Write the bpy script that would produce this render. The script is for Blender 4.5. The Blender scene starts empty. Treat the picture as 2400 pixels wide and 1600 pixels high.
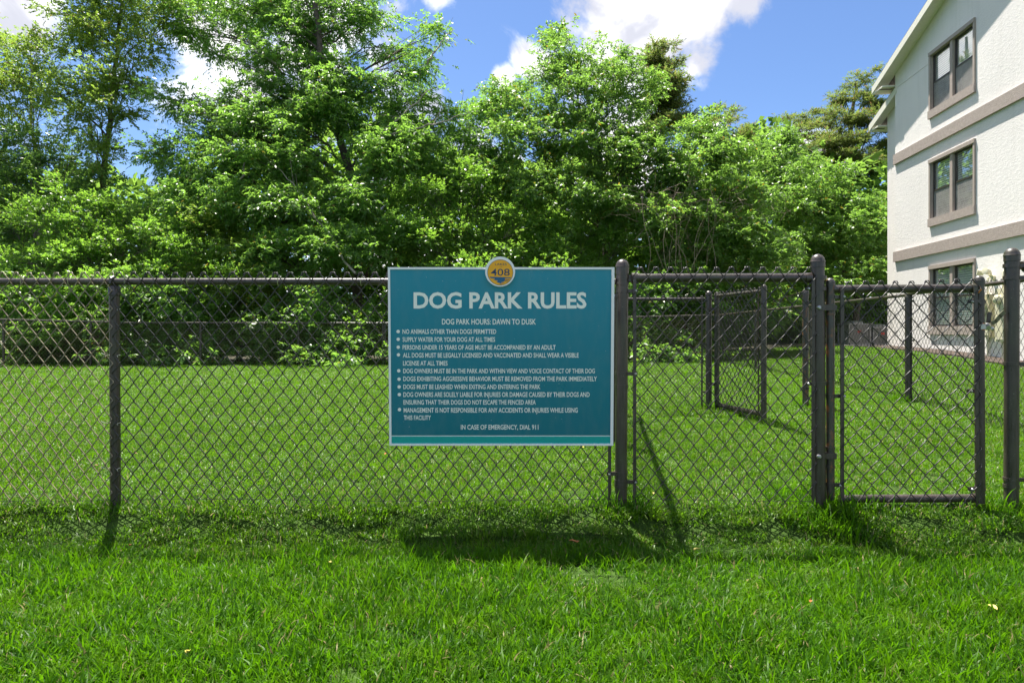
import bpy, math, random
import numpy as np
from mathutils import Vector, Matrix

S = bpy.context.scene
COL = S.collection
R = math.radians
rng = np.random.default_rng(7)
random.seed(7)
F = 1500.0            # focal length in photo pixels (photo 2400 wide)
CH = 0.94             # camera height
HY = 770.0            # horizon row of the photo

# ------------------------------------------------------------------ camera
cam_d = bpy.data.cameras.new('camera')
cam = bpy.data.objects.new('camera', cam_d)
COL.objects.link(cam)
cam.location = (0, 0, CH)
cam.rotation_euler = (R(90), 0, 0)
cam_d.sensor_width = 36.0
cam_d.lens = F / 2400 * 36
cam_d.shift_y = -(800 - HY) / 2400
cam_d.clip_start = 0.05
cam_d.clip_end = 2000
S.camera = cam
S.render.resolution_x, S.render.resolution_y = 1024, 682
S.view_settings.view_transform = 'Standard'
S.view_settings.look = 'None'
S.view_settings.gamma = 1.0
S.view_settings.use_curve_mapping = False
S.view_settings.exposure = 2.12

# ------------------------------------------------------------------ sun
SUN = Vector((-0.17, 0.34, 1.0)).normalized()
ELEV = math.asin(SUN.z)
AZ = math.atan2(SUN.x, SUN.y)
sd = bpy.data.lights.new('sun', 'SUN')
sd.energy = 3.15
sd.angle = R(0.5)
sd.color = (1.0, 0.945, 0.85)
so = bpy.data.objects.new('sun', sd)
COL.objects.link(so)
so.rotation_euler = (-SUN).to_track_quat('-Z', 'Y').to_euler()
so.location = (-4, 8, 20)


# ------------------------------------------------------------------ node helper
class NT:
    def __init__(self, tree):
        self.t = tree
        tree.nodes.clear()

    def n(self, typ, **kw):
        nd = self.t.nodes.new(typ)
        for k, v in kw.items():
            if k.startswith('i_'):
                key = k[2:]
                key = int(key) if key.isdigit() else key.replace('_', ' ')
                self.set(nd.inputs[key], v)
            else:
                setattr(nd, k, v)
        return nd

    def set(self, sock, v):
        if isinstance(v, bpy.types.NodeSocket):
            self.t.links.new(v, sock)
        else:
            sock.default_value = v

    def math(self, op, a, b=0.0, c=0.0, clamp=False):
        m = self.t.nodes.new('ShaderNodeMath')
        m.operation = op
        m.use_clamp = clamp
        for i, v in enumerate((a, b, c)):
            self.set(m.inputs[i], v)
        return m.outputs[0]

    def vmath(self, op, a, b=(0, 0, 0)):
        m = self.t.nodes.new('ShaderNodeVectorMath')
        m.operation = op
        self.set(m.inputs[0], a)
        self.set(m.inputs[1], b)
        return m.outputs['Value' if op in ('DOT_PRODUCT', 'LENGTH', 'DISTANCE') else 'Vector']

    def mix(self, f, a, b):
        m = self.t.nodes.new('ShaderNodeMix')
        m.data_type = 'RGBA'
        self.set(m.inputs[0], f)
        for s, v in ((m.inputs[6], a), (m.inputs[7], b)):
            if not isinstance(v, bpy.types.NodeSocket) and len(v) == 3:
                v = (*v, 1)
            self.set(s, v)
        return m.outputs[2]

    def ramp(self, f, stops, interp='LINEAR'):
        m = self.t.nodes.new('ShaderNodeValToRGB')
        m.color_ramp.interpolation = interp
        e = m.color_ramp.elements
        while len(e) < len(stops):
            e.new(0.5)
        for el, (p, c) in zip(e, stops):
            el.position = p
            el.color = (*c, 1) if len(c) == 3 else c
        self.set(m.inputs[0], f)
        return m.outputs[0]

    def rng(self, v, a, b, c=0.0, d=1.0, smooth=False):
        m = self.t.nodes.new('ShaderNodeMapRange')
        if smooth:
            m.interpolation_type = 'SMOOTHSTEP'
        for i, x in enumerate((v, a, b, c, d)):
            self.set(m.inputs[i], x)
        return m.outputs[0]

    def noise(self, vec, scale, detail=4.0, rough=0.55, dist=0.0):
        m = self.t.nodes.new('ShaderNodeTexNoise')
        if vec is not None:
            self.set(m.inputs['Vector'], vec)
        m.inputs['Scale'].default_value = scale
        m.inputs['Detail'].default_value = detail
        m.inputs['Roughness'].default_value = rough
        m.inputs['Distortion'].default_value = dist
        return m.outputs['Fac']


# ------------------------------------------------------------------ world sky with clouds
W = bpy.data.worlds.new('World')
S.world = W
W.use_nodes = True
N = NT(W.node_tree)
sky = N.n('ShaderNodeTexSky', sky_type='NISHITA', sun_disc=False)
sky.sun_elevation = ELEV
sky.sun_rotation = AZ
sky.air_density = 1.0
sky.dust_density = 0.4
sky.ozone_density = 2.0
geo = N.n('ShaderNodeNewGeometry')
dirv = N.vmath('NORMALIZE', N.n('ShaderNodeTexCoord').outputs['Generated'])
sepd = N.n('ShaderNodeSeparateXYZ', i_0=dirv)


def sdir(x, y):
    return Vector(((x - 1200) / F, 1.0, (HY - y) / F)).normalized()


n1 = N.noise(dirv, 7.0, 8, 0.62, 0.3)
n2 = N.noise(N.vmath('ADD', dirv, (3.1, 1.7, 0.4)), 2.6, 3, 0.5)
cov = N.rng(n2, 0.31, 0.51, -0.20, 0.36)            # clouds all over, cover thickened beyond the view to add white fill light
blobs = [(1560, 10, 270, 1.1), (1450, 80, 210, 1.1), (1630, 120, 130, .9), (1740, 0, 130, .85), (1700, 75, 90, .6), (1255, 150, 70, .75),
         (1180, 190, 50, .7), (40, 5, 210, 1.05), (880, 135, 75, .75), (1010, 240, 85, .8), (1020, -25, 95, .7),
         (930, 330, 120, .8), (1130, 250, 55, .6), (1900, 380, 150, .75), (1660, 300, 55, .7), (600, 250, 60, .5), (60, 340, 180, .4),
         (1650, -260, 380, .9), (-500, 100, 380, .8), (2900, 60, 420, .7), (300, -400, 380, .7)]
tot = None
for (x, y, r, w) in blobs:
    d0 = sdir(x, y)
    dd = N.vmath('DISTANCE', dirv, tuple(d0))
    rr = (sdir(x + r * .7, y + r * .7) - d0).length
    v = N.rng(dd, 0.0, rr * 1.3, w, 0.0, smooth=True)
    tot = v if tot is None else N.math('MAXIMUM', tot, v)
hole = N.rng(N.vmath('DISTANCE', dirv, tuple(sdir(1960, 150))), 0.05, 0.30, 0.6, 0.0, smooth=True)
hole2 = N.rng(N.vmath('DISTANCE', dirv, tuple(sdir(1150, 80))), 0.03, 0.14, 0.4, 0.0, smooth=True)
base = N.math('SUBTRACT', N.math('SUBTRACT', N.math('MAXIMUM', cov, -0.2), hole), hole2)
dens = N.math('ADD', N.math('MAXIMUM', base, N.math('MULTIPLY', tot, 0.62)), N.math('MULTIPLY', N.math('SUBTRACT', n1, 0.5), 1.15))
mask = N.rng(dens, 0.22, 0.44, 0, 1, smooth=True)
mask = N.math('MULTIPLY', mask, N.rng(sepd.outputs[2], -0.02, 0.05, 0, 1))
thick = N.rng(N.noise(N.vmath('ADD', dirv, (0.0, 0.02, 0.035)), 5.5, 6, 0.55, 0.4), 0.37, 0.55, 0, 1, smooth=True)
ccol = N.mix(thick, (5.8, 5.7, 5.6), (2.15, 2.2, 2.5))
tint = N.n('ShaderNodeMix', data_type='RGBA', blend_type='MULTIPLY')
tint.inputs[0].default_value = 1.0
N.set(tint.inputs[6], sky.outputs[0])
tint.inputs[7].default_value = (0.335, 0.39, 0.48, 1)
wcol = N.mix(mask, tint.outputs[2], ccol)
bg = N.n('ShaderNodeBackground', i_Color=wcol, i_Strength=0.085)
N.n('ShaderNodeOutputWorld', i_Surface=bg.outputs[0])
W.cycles.sampling_method = 'MANUAL'
W.cycles.sample_map_resolution = 512


# ------------------------------------------------------------------ generic helpers
def P(x, y, d):
    return Vector(((x - 1200) / F * d, d, CH - (y - HY) / F * d))


def PX(x, d):
    return (x - 1200) / F * d


def PZ(y, d):
    return CH - (y - HY) / F * d


def sst(v, a, b):
    t = np.clip((v - a) / (b - a), 0, 1)
    return t * t * (3 - 2 * t)


def gz(x, y):
    """height of the lawn"""
    x = np.asarray(x, float)
    y = np.asarray(y, float)
    z = -0.130 * (1 - sst(y, 3.16, 3.42)) + 0.03 * (1 - sst(y, 1.9, 2.8))
    z = z - 0.02 * sst(-x, 1.0, 3.0) * sst(y, 3.0, 4.0) * (1 - sst(y, 6, 10))
    z = z + 0.075 * sst(y, 4.6, 6.6) * sst(x, 0.6, 2.4)
    z = z + 0.30 * sst(y, 8, 17.5) * sst(x, 4.5, 10.5)
    z = z - 0.02 * sst(x, 1.9, 2.6) * (1 - sst(y, 3.4, 4.4))
    z = z + 0.010 * np.sin(x * 2.3 + 1.0) * np.cos(y * 1.9) + 0.006 * np.sin(x * 5.1 + y * 4.3)
    return z


def G(x, y):
    return float(gz(x, y))


def tag(o, label=None, cat=None, group=None, kind=None):
    if label:
        o['label'] = label
    if cat:
        o['category'] = cat
    if group:
        o['group'] = group
    if kind:
        o['kind'] = kind
    return o


def thing(name, label, cat, loc=(0, 0, 0), group=None, rot=None):
    o = bpy.data.objects.new(name, None)
    COL.objects.link(o)
    o.location = loc
    o.empty_display_size = 0.1
    if rot:
        o.rotation_euler = rot
    return tag(o, label, cat, group)


class MB:
    def __init__(self):
        self.v, self.f = [], []

    def box(self, c, s, rot=None):
        c = Vector(c)
        hx, hy, hz = s[0] / 2, s[1] / 2, s[2] / 2
        b = len(self.v)
        for dx, dy, dz in ((-1, -1, -1), (1, -1, -1), (1, 1, -1), (-1, 1, -1), (-1, -1, 1), (1, -1, 1), (1, 1, 1), (-1, 1, 1)):
            p = Vector((dx * hx, dy * hy, dz * hz))
            if rot is not None:
                p = rot @ p
            self.v.append(tuple(c + p))
        for q in ((0, 3, 2, 1), (4, 5, 6, 7), (0, 1, 5, 4), (1, 2, 6, 5), (2, 3, 7, 6), (3, 0, 4, 7)):
            self.f.append(tuple(b + i for i in q))
        return self

    def hexa(self, bot, top):
        b = len(self.v)
        for p in list(bot) + list(top):
            self.v.append(tuple(p))
        n = len(bot)
        self.f.append(tuple(b + i for i in reversed(range(n))))
        self.f.append(tuple(b + n + i for i in range(n)))
        for i in range(n):
            j = (i + 1) % n
            self.f.append((b + i, b + j, b + n + j, b + n + i))
        return self

    def tube(self, pts, rad, sides=8, cap=True):
        pts = [Vector(p) for p in pts]
        n = len(pts)
        if not hasattr(rad, '__len__'):
            rad = [rad] * n
        b = len(self.v)
        prev = None
        for i, p in enumerate(pts):
            d = (pts[min(i + 1, n - 1)] - pts[max(i - 1, 0)])
            if d.length < 1e-9:
                d = Vector((0, 0, 1))
            d.normalize()
            if prev is None:
                a = Vector((0, 0, 1)) if abs(d.z) < .9 else Vector((1, 0, 0))
                u = d.cross(a).normalized()
            else:
                u = (prev - d * prev.dot(d))
                u = u.normalized() if u.length > 1e-6 else d.orthogonal().normalized()
            w = d.cross(u)
            prev = u
            for k in range(sides):
                t = 2 * math.pi * k / sides
                self.v.append(tuple(p + (u * math.cos(t) + w * math.sin(t)) * rad[i]))
        for i in range(n - 1):
            for k in range(sides):
                k2 = (k + 1) % sides
                self.f.append((b + i * sides + k, b + i * sides + k2, b + (i + 1) * sides + k2, b + (i + 1) * sides + k))
        if cap:
            self.f.append(tuple(b + k for k in reversed(range(sides))))
            self.f.append(tuple(b + (n - 1) * sides + k for k in range(sides)))
        return self

    def lathe(self, c, prof, sides=20, tilt=(0, 0)):
        """profile of (r, z) around the vertical through c; tilt shifts x,y per metre"""
        b = len(self.v)
        c = Vector(c)
        for r, z in prof:
            for k in range(sides):
                t = 2 * math.pi * k / sides
                self.v.append((c.x + r * math.cos(t) + tilt[0] * z, c.y + r * math.sin(t) + tilt[1] * z, c.z + z))
        n = len(prof)
        for i in range(n - 1):
            for k in range(sides):
                k2 = (k + 1) % sides
                self.f.append((b + i * sides + k, b + i * sides + k2, b + (i + 1) * sides + k2, b + (i + 1) * sides + k))
        self.f.append(tuple(b + k for k in reversed(range(sides))))
        self.f.append(tuple(b + (n - 1) * sides + k for k in range(sides)))
        return self

    def build(self, name, mat, parent=None, smooth=40, world=True):
        me = bpy.data.meshes.new(name)
        v = self.v
        if parent is not None and world:
            mi = parent_inv(parent)
            v = [tuple(mi @ Vector(p)) for p in v]
        me.from_pydata(v, [], self.f)
        me.materials.append(mat)
        if smooth:
            me.polygons.foreach_set('use_smooth', [True] * len(me.polygons))
            me.set_sharp_from_angle(angle=R(smooth))
        me.update()
        o = bpy.data.objects.new(name, me)
        COL.objects.link(o)
        if parent is not None:
            o.parent = parent
        return o


def parent_inv(p):
    m = Matrix.Identity(4)
    chain = []
    while p is not None:
        chain.append(p)
        p = p.parent
    for q in reversed(chain):
        m = m @ q.matrix_basis
    return m.inverted()


def mesh_np(name, V, Fc, mat, parent=None, face_attr=None, smooth=False):
    """V (n,3) array, Fc (m,k) array"""
    me = bpy.data.meshes.new(name)
    if parent is not None:
        mi = np.array(parent_inv(parent))
        V = V @ mi[:3, :3].T + mi[:3, 3]
    m, k = Fc.shape
    me.vertices.add(len(V))
    me.vertices.foreach_set('co', np.ascontiguousarray(V, np.float32).ravel())
    me.loops.add(m * k)
    me.loops.foreach_set('vertex_index', np.ascontiguousarray(Fc, np.int32).ravel())
    me.polygons.add(m)
    me.polygons.foreach_set('loop_start', np.arange(0, m * k, k, dtype=np.int32))
    me.polygons.foreach_set('loop_total', np.full(m, k, np.int32))
    if smooth:
        me.polygons.foreach_set('use_smooth', np.ones(m, bool))
    me.materials.append(mat)
    if face_attr is not None:
        a = me.attributes.new('rnd', 'FLOAT', 'FACE')
        a.data.foreach_set('value', np.ascontiguousarray(face_attr, np.float32))
    me.update(calc_edges=True)
    o = bpy.data.objects.new(name, me)
    COL.objects.link(o)
    if parent is not None:
        o.parent = parent
    return o


# ------------------------------------------------------------------ materials
def new_mat(name):
    m = bpy.data.materials.new(name)
    m.use_nodes = True
    return m, NT(m.node_tree)


def pbsdf(T, **kw):
    b = T.n('ShaderNodeBsdfPrincipled')
    for k, v in kw.items():
        T.set(b.inputs[k.replace('_', ' ')], v)
    return b


def simple(name, col, rough=0.5, metal=0.0, spec=0.5, var=0.0, scale=20, bump=0.0, bscale=80):
    m, T = new_mat(name)
    pos = T.n('ShaderNodeNewGeometry').outputs['Position']
    c = (*col, 1)
    if var:
        nz = T.noise(pos, scale, 4)
        c = T.mix(T.rng(nz, 0.3, 0.7), tuple(x * (1 - var) for x in col), tuple(min(1, x * (1 + var)) for x in col))
    b = pbsdf(T, Base_Color=c, Roughness=rough, Metallic=metal, Specular_IOR_Level=spec)
    if bump:
        bp = T.n('ShaderNodeBump', i_Strength=bump, i_Distance=0.01, i_Height=T.noise(pos, bscale, 4))
        T.set(b.inputs['Normal'], bp.outputs[0])
    T.n('ShaderNodeOutputMaterial', i_Surface=b.outputs[0])
    return m


def vinyl(name, col, rust=0.0):
    """weathered black vinyl coating, with pale specks and streaks"""
    m, T = new_mat(name)
    pos = T.n('ShaderNodeNewGeometry').outputs['Position']
    st = T.vmath('MULTIPLY', pos, (9, 9, 1.2))
    n = T.noise(st, 7, 5)
    c = T.mix(T.rng(n, 0.35, 0.7), tuple(x * .72 for x in col), tuple(x * 1.45 for x in col))
    alg = T.rng(T.noise(pos, 5, 4), 0.50, 0.72)
    c = T.mix(T.math('MULTIPLY', alg, 0.35), c, (0.060, 0.075, 0.030))
    sp = T.rng(T.noise(pos, 210, 1, 0.4), 0.735, 0.78)
    c = T.mix(T.math('MULTIPLY', sp, 0.8), c, (0.30, 0.30, 0.27))
    if rust:
        ru = T.rng(T.noise(T.vmath('MULTIPLY', pos, (1, 1, .6)), 38, 4), 0.62 - rust, 0.70 - rust * .5)
        c = T.mix(T.math('MULTIPLY', ru, 0.8), c, (0.22, 0.085, 0.030))
    b = pbsdf(T, Base_Color=c, Roughness=T.rng(n, 0.3, 0.7, 0.26, 0.44), Specular_IOR_Level=0.6)
    bp = T.n('ShaderNodeBump', i_Strength=0.25, i_Distance=0.002, i_Height=T.noise(pos, 160, 3))
    T.set(b.inputs['Normal'], bp.outputs[0])
    T.n('ShaderNodeOutputMaterial', i_Surface=b.outputs[0])
    return m


def leafmat(name, dark, light, trans, rough=0.38, tfac=0.50, spec=0.5, nscale=0.9, odd=None, odda=0.03):
    m, T = new_mat(name)
    at = T.n('ShaderNodeAttribute', attribute_name='rnd')
    r = at.outputs['Fac']
    pos = T.n('ShaderNodeNewGeometry').outputs['Position']
    nz = T.noise(pos, nscale, 3)
    f = T.math('ADD', T.math('MULTIPLY', r, 0.6), T.rng(nz, 0.3, 0.7, 0, 0.4), clamp=True)
    c = T.mix(f, dark, light)
    tc = T.mix(f, tuple(x * .75 for x in trans), trans)
    if odd:
        o = T.math('GREATER_THAN', T.math('FRACT', T.math('MULTIPLY', r, 57.31)), 1 - odda)
        c = T.mix(o, c, odd)
        tc = T.mix(o, tc, tuple(min(1, x * 1.6) for x in odd))
    b = pbsdf(T, Base_Color=c, Roughness=rough, Specular_IOR_Level=spec)
    t = T.n('ShaderNodeBsdfTranslucent', i_Color=tc)
    mx = T.n('ShaderNodeMixShader', i_0=tfac, i_1=b.outputs[0], i_2=t.outputs[0])
    T.n('ShaderNodeOutputMaterial', i_Surface=mx.outputs[0])
    return m


M = {}
M['vinyl'] = vinyl('black_vinyl', (0.046, 0.035, 0.030))
M['vinyl_rust'] = vinyl('black_vinyl_rusty', (0.046, 0.040, 0.036), 0.09)
M['wire'] = simple('vinyl_wire', (0.024, 0.020, 0.018), 0.38, spec=0.6, var=0.3, scale=30)
M['wire_lit'] = simple('lit_wire', (0.20, 0.165, 0.105), 0.34, spec=0.6, var=0.45, scale=45)  # lighter copy of the wire, golden glints put into the base colour
M['galv'] = simple('galvanised_metal', (0.42, 0.42, 0.42), 0.38, metal=0.8, var=0.2)
M['tie'] = simple('aluminium_tie', (0.55, 0.53, 0.46), 0.35, metal=0.6)
M['orange_tie'] = simple('orange_tie', (0.70, 0.22, 0.02), 0.5)
M['signwhite'] = simple('sign_white', (0.86, 0.85, 0.90), 0.32, spec=0.6)
M['letter'] = simple('lettering_white', (0.88, 0.87, 0.84), 0.5)
M['signteal'] = simple('sign_teal_band', (0.008, 0.36, 0.34), 0.3)
M['orange'] = simple('badge_orange', (0.92, 0.42, 0.012), 0.35)
M['navy'] = simple('badge_navy', (0.012, 0.045, 0.12), 0.4)
M['badgeblue'] = simple('badge_blue', (0.01, 0.11, 0.26), 0.4)
M['bark'] = simple('bark_grey_brown', (0.075, 0.060, 0.046), 0.85, var=0.5, scale=9, bump=0.8, bscale=30)
M['barkpale'] = simple('bark_pale', (0.25, 0.22, 0.18), 0.8, var=0.35, scale=12, bump=0.5, bscale=40)
M['vinebrown'] = simple('dry_vine', (0.26, 0.20, 0.14), 0.8, var=0.35, scale=12)
M['taupe'] = simple('taupe_stucco', (0.36, 0.30, 0.27), 0.85, var=0.10, scale=14, bump=1.0, bscale=45)
M['taupetrim'] = simple('taupe_trim', (0.36, 0.30, 0.265), 0.7, var=0.08, scale=14)
M['fascia'] = simple('cream_fascia', (0.74, 0.72, 0.62), 0.6, var=0.05)
M['shingle'] = simple('roof_shingle', (0.20, 0.18, 0.16), 0.9, var=0.3, scale=30, bump=0.6)
M['screen'] = simple('insect_screen', (0.30, 0.29, 0.28), 0.6, var=0.2, scale=6)
M['darkframe'] = simple('bronze_frame', (0.055, 0.045, 0.042), 0.4)
M['blind'] = simple('blind_slat', (0.80, 0.84, 0.76), 0.6)
M['room'] = simple('room_dark', (0.22, 0.21, 0.20), 0.9)
M['beige'] = simple('beige_plastic', (0.62, 0.58, 0.42), 0.5, var=0.1)
M['yellowed'] = simple('yellowed_metal', (0.50, 0.45, 0.28), 0.5, var=0.25, scale=10)
M['acgrey'] = simple('ac_grey_metal', (0.24, 0.24, 0.24), 0.5, metal=0.2, var=0.15)
M['acgrille'] = simple('ac_grille', (0.22, 0.22, 0.21), 0.5, metal=0.3)
M['red'] = simple('red_label', (0.5, 0.06, 0.05), 0.5)
M['concrete'] = simple('concrete', (0.46, 0.42, 0.38), 0.9, var=0.12, scale=6, bump=0.3)
M['mulch'] = simple('mulch', (0.055, 0.038, 0.028), 0.95, var=0.5, scale=30, bump=1.0, bscale=40)
M['litter'] = simple('leaf_litter', (0.040, 0.036, 0.020), 0.95, var=0.6, scale=8, bump=1.0, bscale=20)
M['strap'] = simple('latch_olive_coating', (0.10, 0.10, 0.045), 0.42, var=0.25)
M['white_plastic'] = simple('pale_plastic', (0.6, 0.6, 0.62), 0.5)
M['leafbrown'] = simple('dry_leaf_brown', (0.33, 0.12, 0.03), 0.6, var=0.3, scale=60)
M['leafyellow'] = simple('dry_leaf_yellow', (0.42, 0.36, 0.06), 0.6, var=0.3, scale=60)

m, T = new_mat('sign_face')
tc = T.n('ShaderNodeTexCoord')
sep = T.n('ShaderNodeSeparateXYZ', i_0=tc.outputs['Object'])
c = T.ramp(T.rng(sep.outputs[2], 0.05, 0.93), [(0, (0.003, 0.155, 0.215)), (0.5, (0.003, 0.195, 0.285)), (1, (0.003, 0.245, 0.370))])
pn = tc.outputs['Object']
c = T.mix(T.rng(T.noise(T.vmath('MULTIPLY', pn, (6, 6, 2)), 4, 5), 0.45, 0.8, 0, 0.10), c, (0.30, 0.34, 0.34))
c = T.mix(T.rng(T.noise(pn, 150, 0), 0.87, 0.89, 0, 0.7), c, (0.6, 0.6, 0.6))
b = pbsdf(T, Base_Color=c, Roughness=T.rng(T.noise(pn, 5, 4), 0.3, 0.7, 0.26, 0.42), Specular_IOR_Level=0.5)
T.n('ShaderNodeOutputMaterial', i_Surface=b.outputs[0])
M['signface'] = m

# white rough stucco
m, T = new_mat('white_stucco')
pos = T.n('ShaderNodeNewGeometry').outputs['Position']
st = T.n('ShaderNodeMapping', i_Vector=pos)
st.inputs['Rotation'].default_value = (R(40), 0, 0)
st.inputs['Scale'].default_value = (1, 1, 2.2)
nf = T.noise(st.outputs[0], 13, 6, 0.62, 0.8)
nb = T.noise(pos, 0.7, 4)
c = T.mix(T.rng(nb, 0.35, 0.7), (0.77, 0.73, 0.71), (0.82, 0.78, 0.76))
c = T.mix(T.rng(T.noise(pos, 60, 2), 0.66, 0.75, 0, 0.35), c, (0.50, 0.48, 0.46))
c = T.mix(T.rng(T.noise(T.vmath('MULTIPLY', pos, (5, 5, .35)), 1.6, 4), 0.52, 0.75, 0, 0.12), c, (0.42, 0.40, 0.36))
b = pbsdf(T, Base_Color=c, Roughness=0.9, Specular_IOR_Level=0.2)
h = T.ramp(nf, [(0.0, (0, 0, 0)), (0.45, (0.1, 0.1, 0.1)), (0.62, (0.9, 0.9, 0.9)), (1, (1, 1, 1))])
bp = T.n('ShaderNodeBump', i_Strength=0.28, i_Distance=0.010, i_Height=h)
T.set(b.inputs['Normal'], bp.outputs[0])
T.n('ShaderNodeOutputMaterial', i_Surface=b.outputs[0])
M['stucco'] = m

# window glass
m, T = new_mat('window_glass')
fr = T.n('ShaderNodeLayerWeight', i_Blend=0.5)
tr = T.n('ShaderNodeBsdfTransparent', i_Color=(0.97, 0.98, 0.97, 1))
gl = T.n('ShaderNodeBsdfGlossy', i_Color=(1, 1, 1, 1), i_Roughness=0.01)
mx = T.n('ShaderNodeMixShader', i_0=T.math('ADD', T.math('POWER', fr.outputs['Facing'], 3.0), 0.03, clamp=True), i_1=tr.outputs[0], i_2=gl.outputs[0])
T.n('ShaderNodeOutputMaterial', i_Surface=mx.outputs[0])
M['glass'] = m

# soil under the lawn
m, T = new_mat('lawn_soil')
pos = T.n('ShaderNodeNewGeometry').outputs['Position']
c = T.mix(T.rng(T.noise(pos, 24, 5), 0.35, 0.65), (0.020, 0.040, 0.008), (0.055, 0.105, 0.018))
c = T.mix(T.rng(T.noise(pos, 2.2, 4), 0.62, 0.75), c, (0.10, 0.085, 0.04))
b = pbsdf(T, Base_Color=c, Roughness=0.95, Specular_IOR_Level=0.1)
bp = T.n('ShaderNodeBump', i_Strength=0.8, i_Distance=0.02, i_Height=T.noise(pos, 45, 4))
T.set(b.inputs['Normal'], bp.outputs[0])
T.n('ShaderNodeOutputMaterial', i_Surface=b.outputs[0])
M['soil'] = m


def grassmat(name, dark, light, trans, odda, spec=0.14):
    m, T = new_mat(name)
    r = T.n('ShaderNodeAttribute', attribute_name='rnd').outputs['Fac']
    pos = T.n('ShaderNodeNewGeometry').outputs['Position']
    big = T.noise(pos, 1.3, 4, 0.6)
    mid = T.noise(T.vmath('ADD', pos, (9, 4, 0)), 6.0, 3)
    f = T.math('ADD', T.math('MULTIPLY', r, 0.55), T.rng(big, 0.3, 0.7, -0.05, 0.5), clamp=True)
    c = T.mix(f, dark, light)
    fine = T.noise(T.vmath('ADD', pos, (2, 7, 0)), 26.0, 2)
    c = T.mix(T.rng(fine, 0.40, 0.68, 0.0, 0.5), tuple(x * .55 for x in dark), c) if False else T.mix(T.rng(fine, 0.60, 0.36, 0.0, 0.65), c, tuple(x * .6 for x in dark))
    c = T.mix(T.rng(mid, 0.52, 0.72, 0, 0.75), c, (light[0] * 1.45, light[1] * 1.05, light[2] * 1.2))
    o = T.math('GREATER_THAN', T.math('FRACT', T.math('MULTIPLY', r, 43.7)), 1 - odda)
    c = T.mix(o, c, (0.26, 0.22, 0.10))
    tcc = T.mix(f, tuple(x * .7 for x in trans), trans)
    tcc = T.mix(o, tcc, (0.4, 0.35, 0.15))
    b = pbsdf(T, Base_Color=c, Roughness=0.45, Specular_IOR_Level=spec)
    t = T.n('ShaderNodeBsdfTranslucent', i_Color=tcc)
    mx = T.n('ShaderNodeMixShader', i_0=0.38, i_1=b.outputs[0], i_2=t.outputs[0])
    T.n('ShaderNodeOutputMaterial', i_Surface=mx.outputs[0])
    return m


M['grass_long'] = grassmat('long_grass_blades', (0.018, 0.072, 0.002), (0.076, 0.200, 0.003), (0.17, 0.44, 0.005), 0.03, 0.16)
M['grass'] = grassmat('grass_blades', (0.026, 0.086, 0.003), (0.102, 0.225, 0.006), (0.20, 0.46, 0.008), 0.05, 0.34)

M['leaf_glossy'] = leafmat('leaf_glossy', (0.052, 0.12, 0.02), (0.11, 0.215, 0.035), (0.34, 0.64, 0.06), rough=0.34, spec=0.6, odd=(0.20, 0.20, 0.03), odda=0.02)
M['leaf_pinnate'] = leafmat('leaf_pinnate', (0.052, 0.125, 0.028), (0.11, 0.21, 0.048), (0.34, 0.64, 0.08), rough=0.36, odd=(0.16, 0.13, 0.02), odda=0.02)
M['leaf_bright'] = leafmat('leaf_bright', (0.05, 0.115, 0.022), (0.115, 0.205, 0.042), (0.32, 0.58, 0.08), rough=0.36, odd=(0.26, 0.18, 0.02), odda=0.02)
M['leaf_olive'] = leafmat('leaf_olive', (0.075, 0.130, 0.020), (0.150, 0.215, 0.040), (0.38, 0.58, 0.07), rough=0.36, odd=(0.20, 0.13, 0.03), odda=0.03)
M['leaf_deep'] = leafmat('leaf_deep', (0.042, 0.1, 0.028), (0.095, 0.175, 0.05), (0.3, 0.54, 0.08), rough=0.36)
M['leaf_far'] = leafmat('leaf_far', (0.040, 0.095, 0.024), (0.090, 0.170, 0.040), (0.30, 0.52, 0.07), rough=0.8, spec=0.05)
M['leaf_cypress'] = leafmat('leaf_cypress', (0.060,0.095,0.026), (0.130,0.165,0.045), (0.26,0.36,0.07), rough=0.6, spec=0.2, odd=(0.20, 0.13, 0.05), odda=0.08)

# ------------------------------------------------------------------ ground sheet
xs = np.concatenate([np.linspace(-320, -18, 14)[:-1], np.linspace(-18, 18, 145), np.linspace(18, 320, 14)[1:]])
ys = np.concatenate([np.linspace(-60, 0, 6)[:-1], np.linspace(0, 24, 129), np.linspace(24, 700, 16)[1:]])
XX, YY = np.meshgrid(xs, ys)
ZZ = gz(XX, YY)
V = np.stack([XX.ravel(), YY.ravel(), ZZ.ravel()], 1)
nx, ny = len(xs), len(ys)
ii = (np.arange(ny - 1)[:, None] * nx + np.arange(nx - 1)[None, :]).ravel()
Fc = np.stack([ii, ii + 1, ii + nx + 1, ii + nx], 1)
o = mesh_np('ground', V, Fc, M['soil'], smooth=True)
tag(o, kind='structure', label='level ground under the lawn', cat='ground')

# leaf litter under the trees behind the back fence
xs = np.linspace(-22, 13, 36)
ys = np.linspace(16.3, 34, 19)
XX, YY = np.meshgrid(xs, ys)
edge = np.where(YY < 16.4, 0.25 * np.sin(XX * 1.7), 0)
ZZ = gz(XX, YY + edge) + 0.012
V = np.stack([XX.ravel(), (YY + edge).ravel(), ZZ.ravel()], 1)
nx, ny = len(xs), len(ys)
ii = (np.arange(ny - 1)[:, None] * nx + np.arange(nx - 1)[None, :]).ravel()
o = mesh_np('forest_floor', V, np.stack([ii, ii + 1, ii + nx + 1, ii + nx], 1), M['litter'], smooth=True)
tag(o, kind='structure')


# ------------------------------------------------------------------ chain link
def frame_of(p0, p1):
    a = Vector((p0[0], p0[1], 0))
    b = Vector((p1[0], p1[1], 0))
    d = b - a
    L = d.length
    u = d / L
    n = Vector((u.y, -u.x, 0))      # for a run along +x this points to the camera (-y)
    return a, u, n, L


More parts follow.
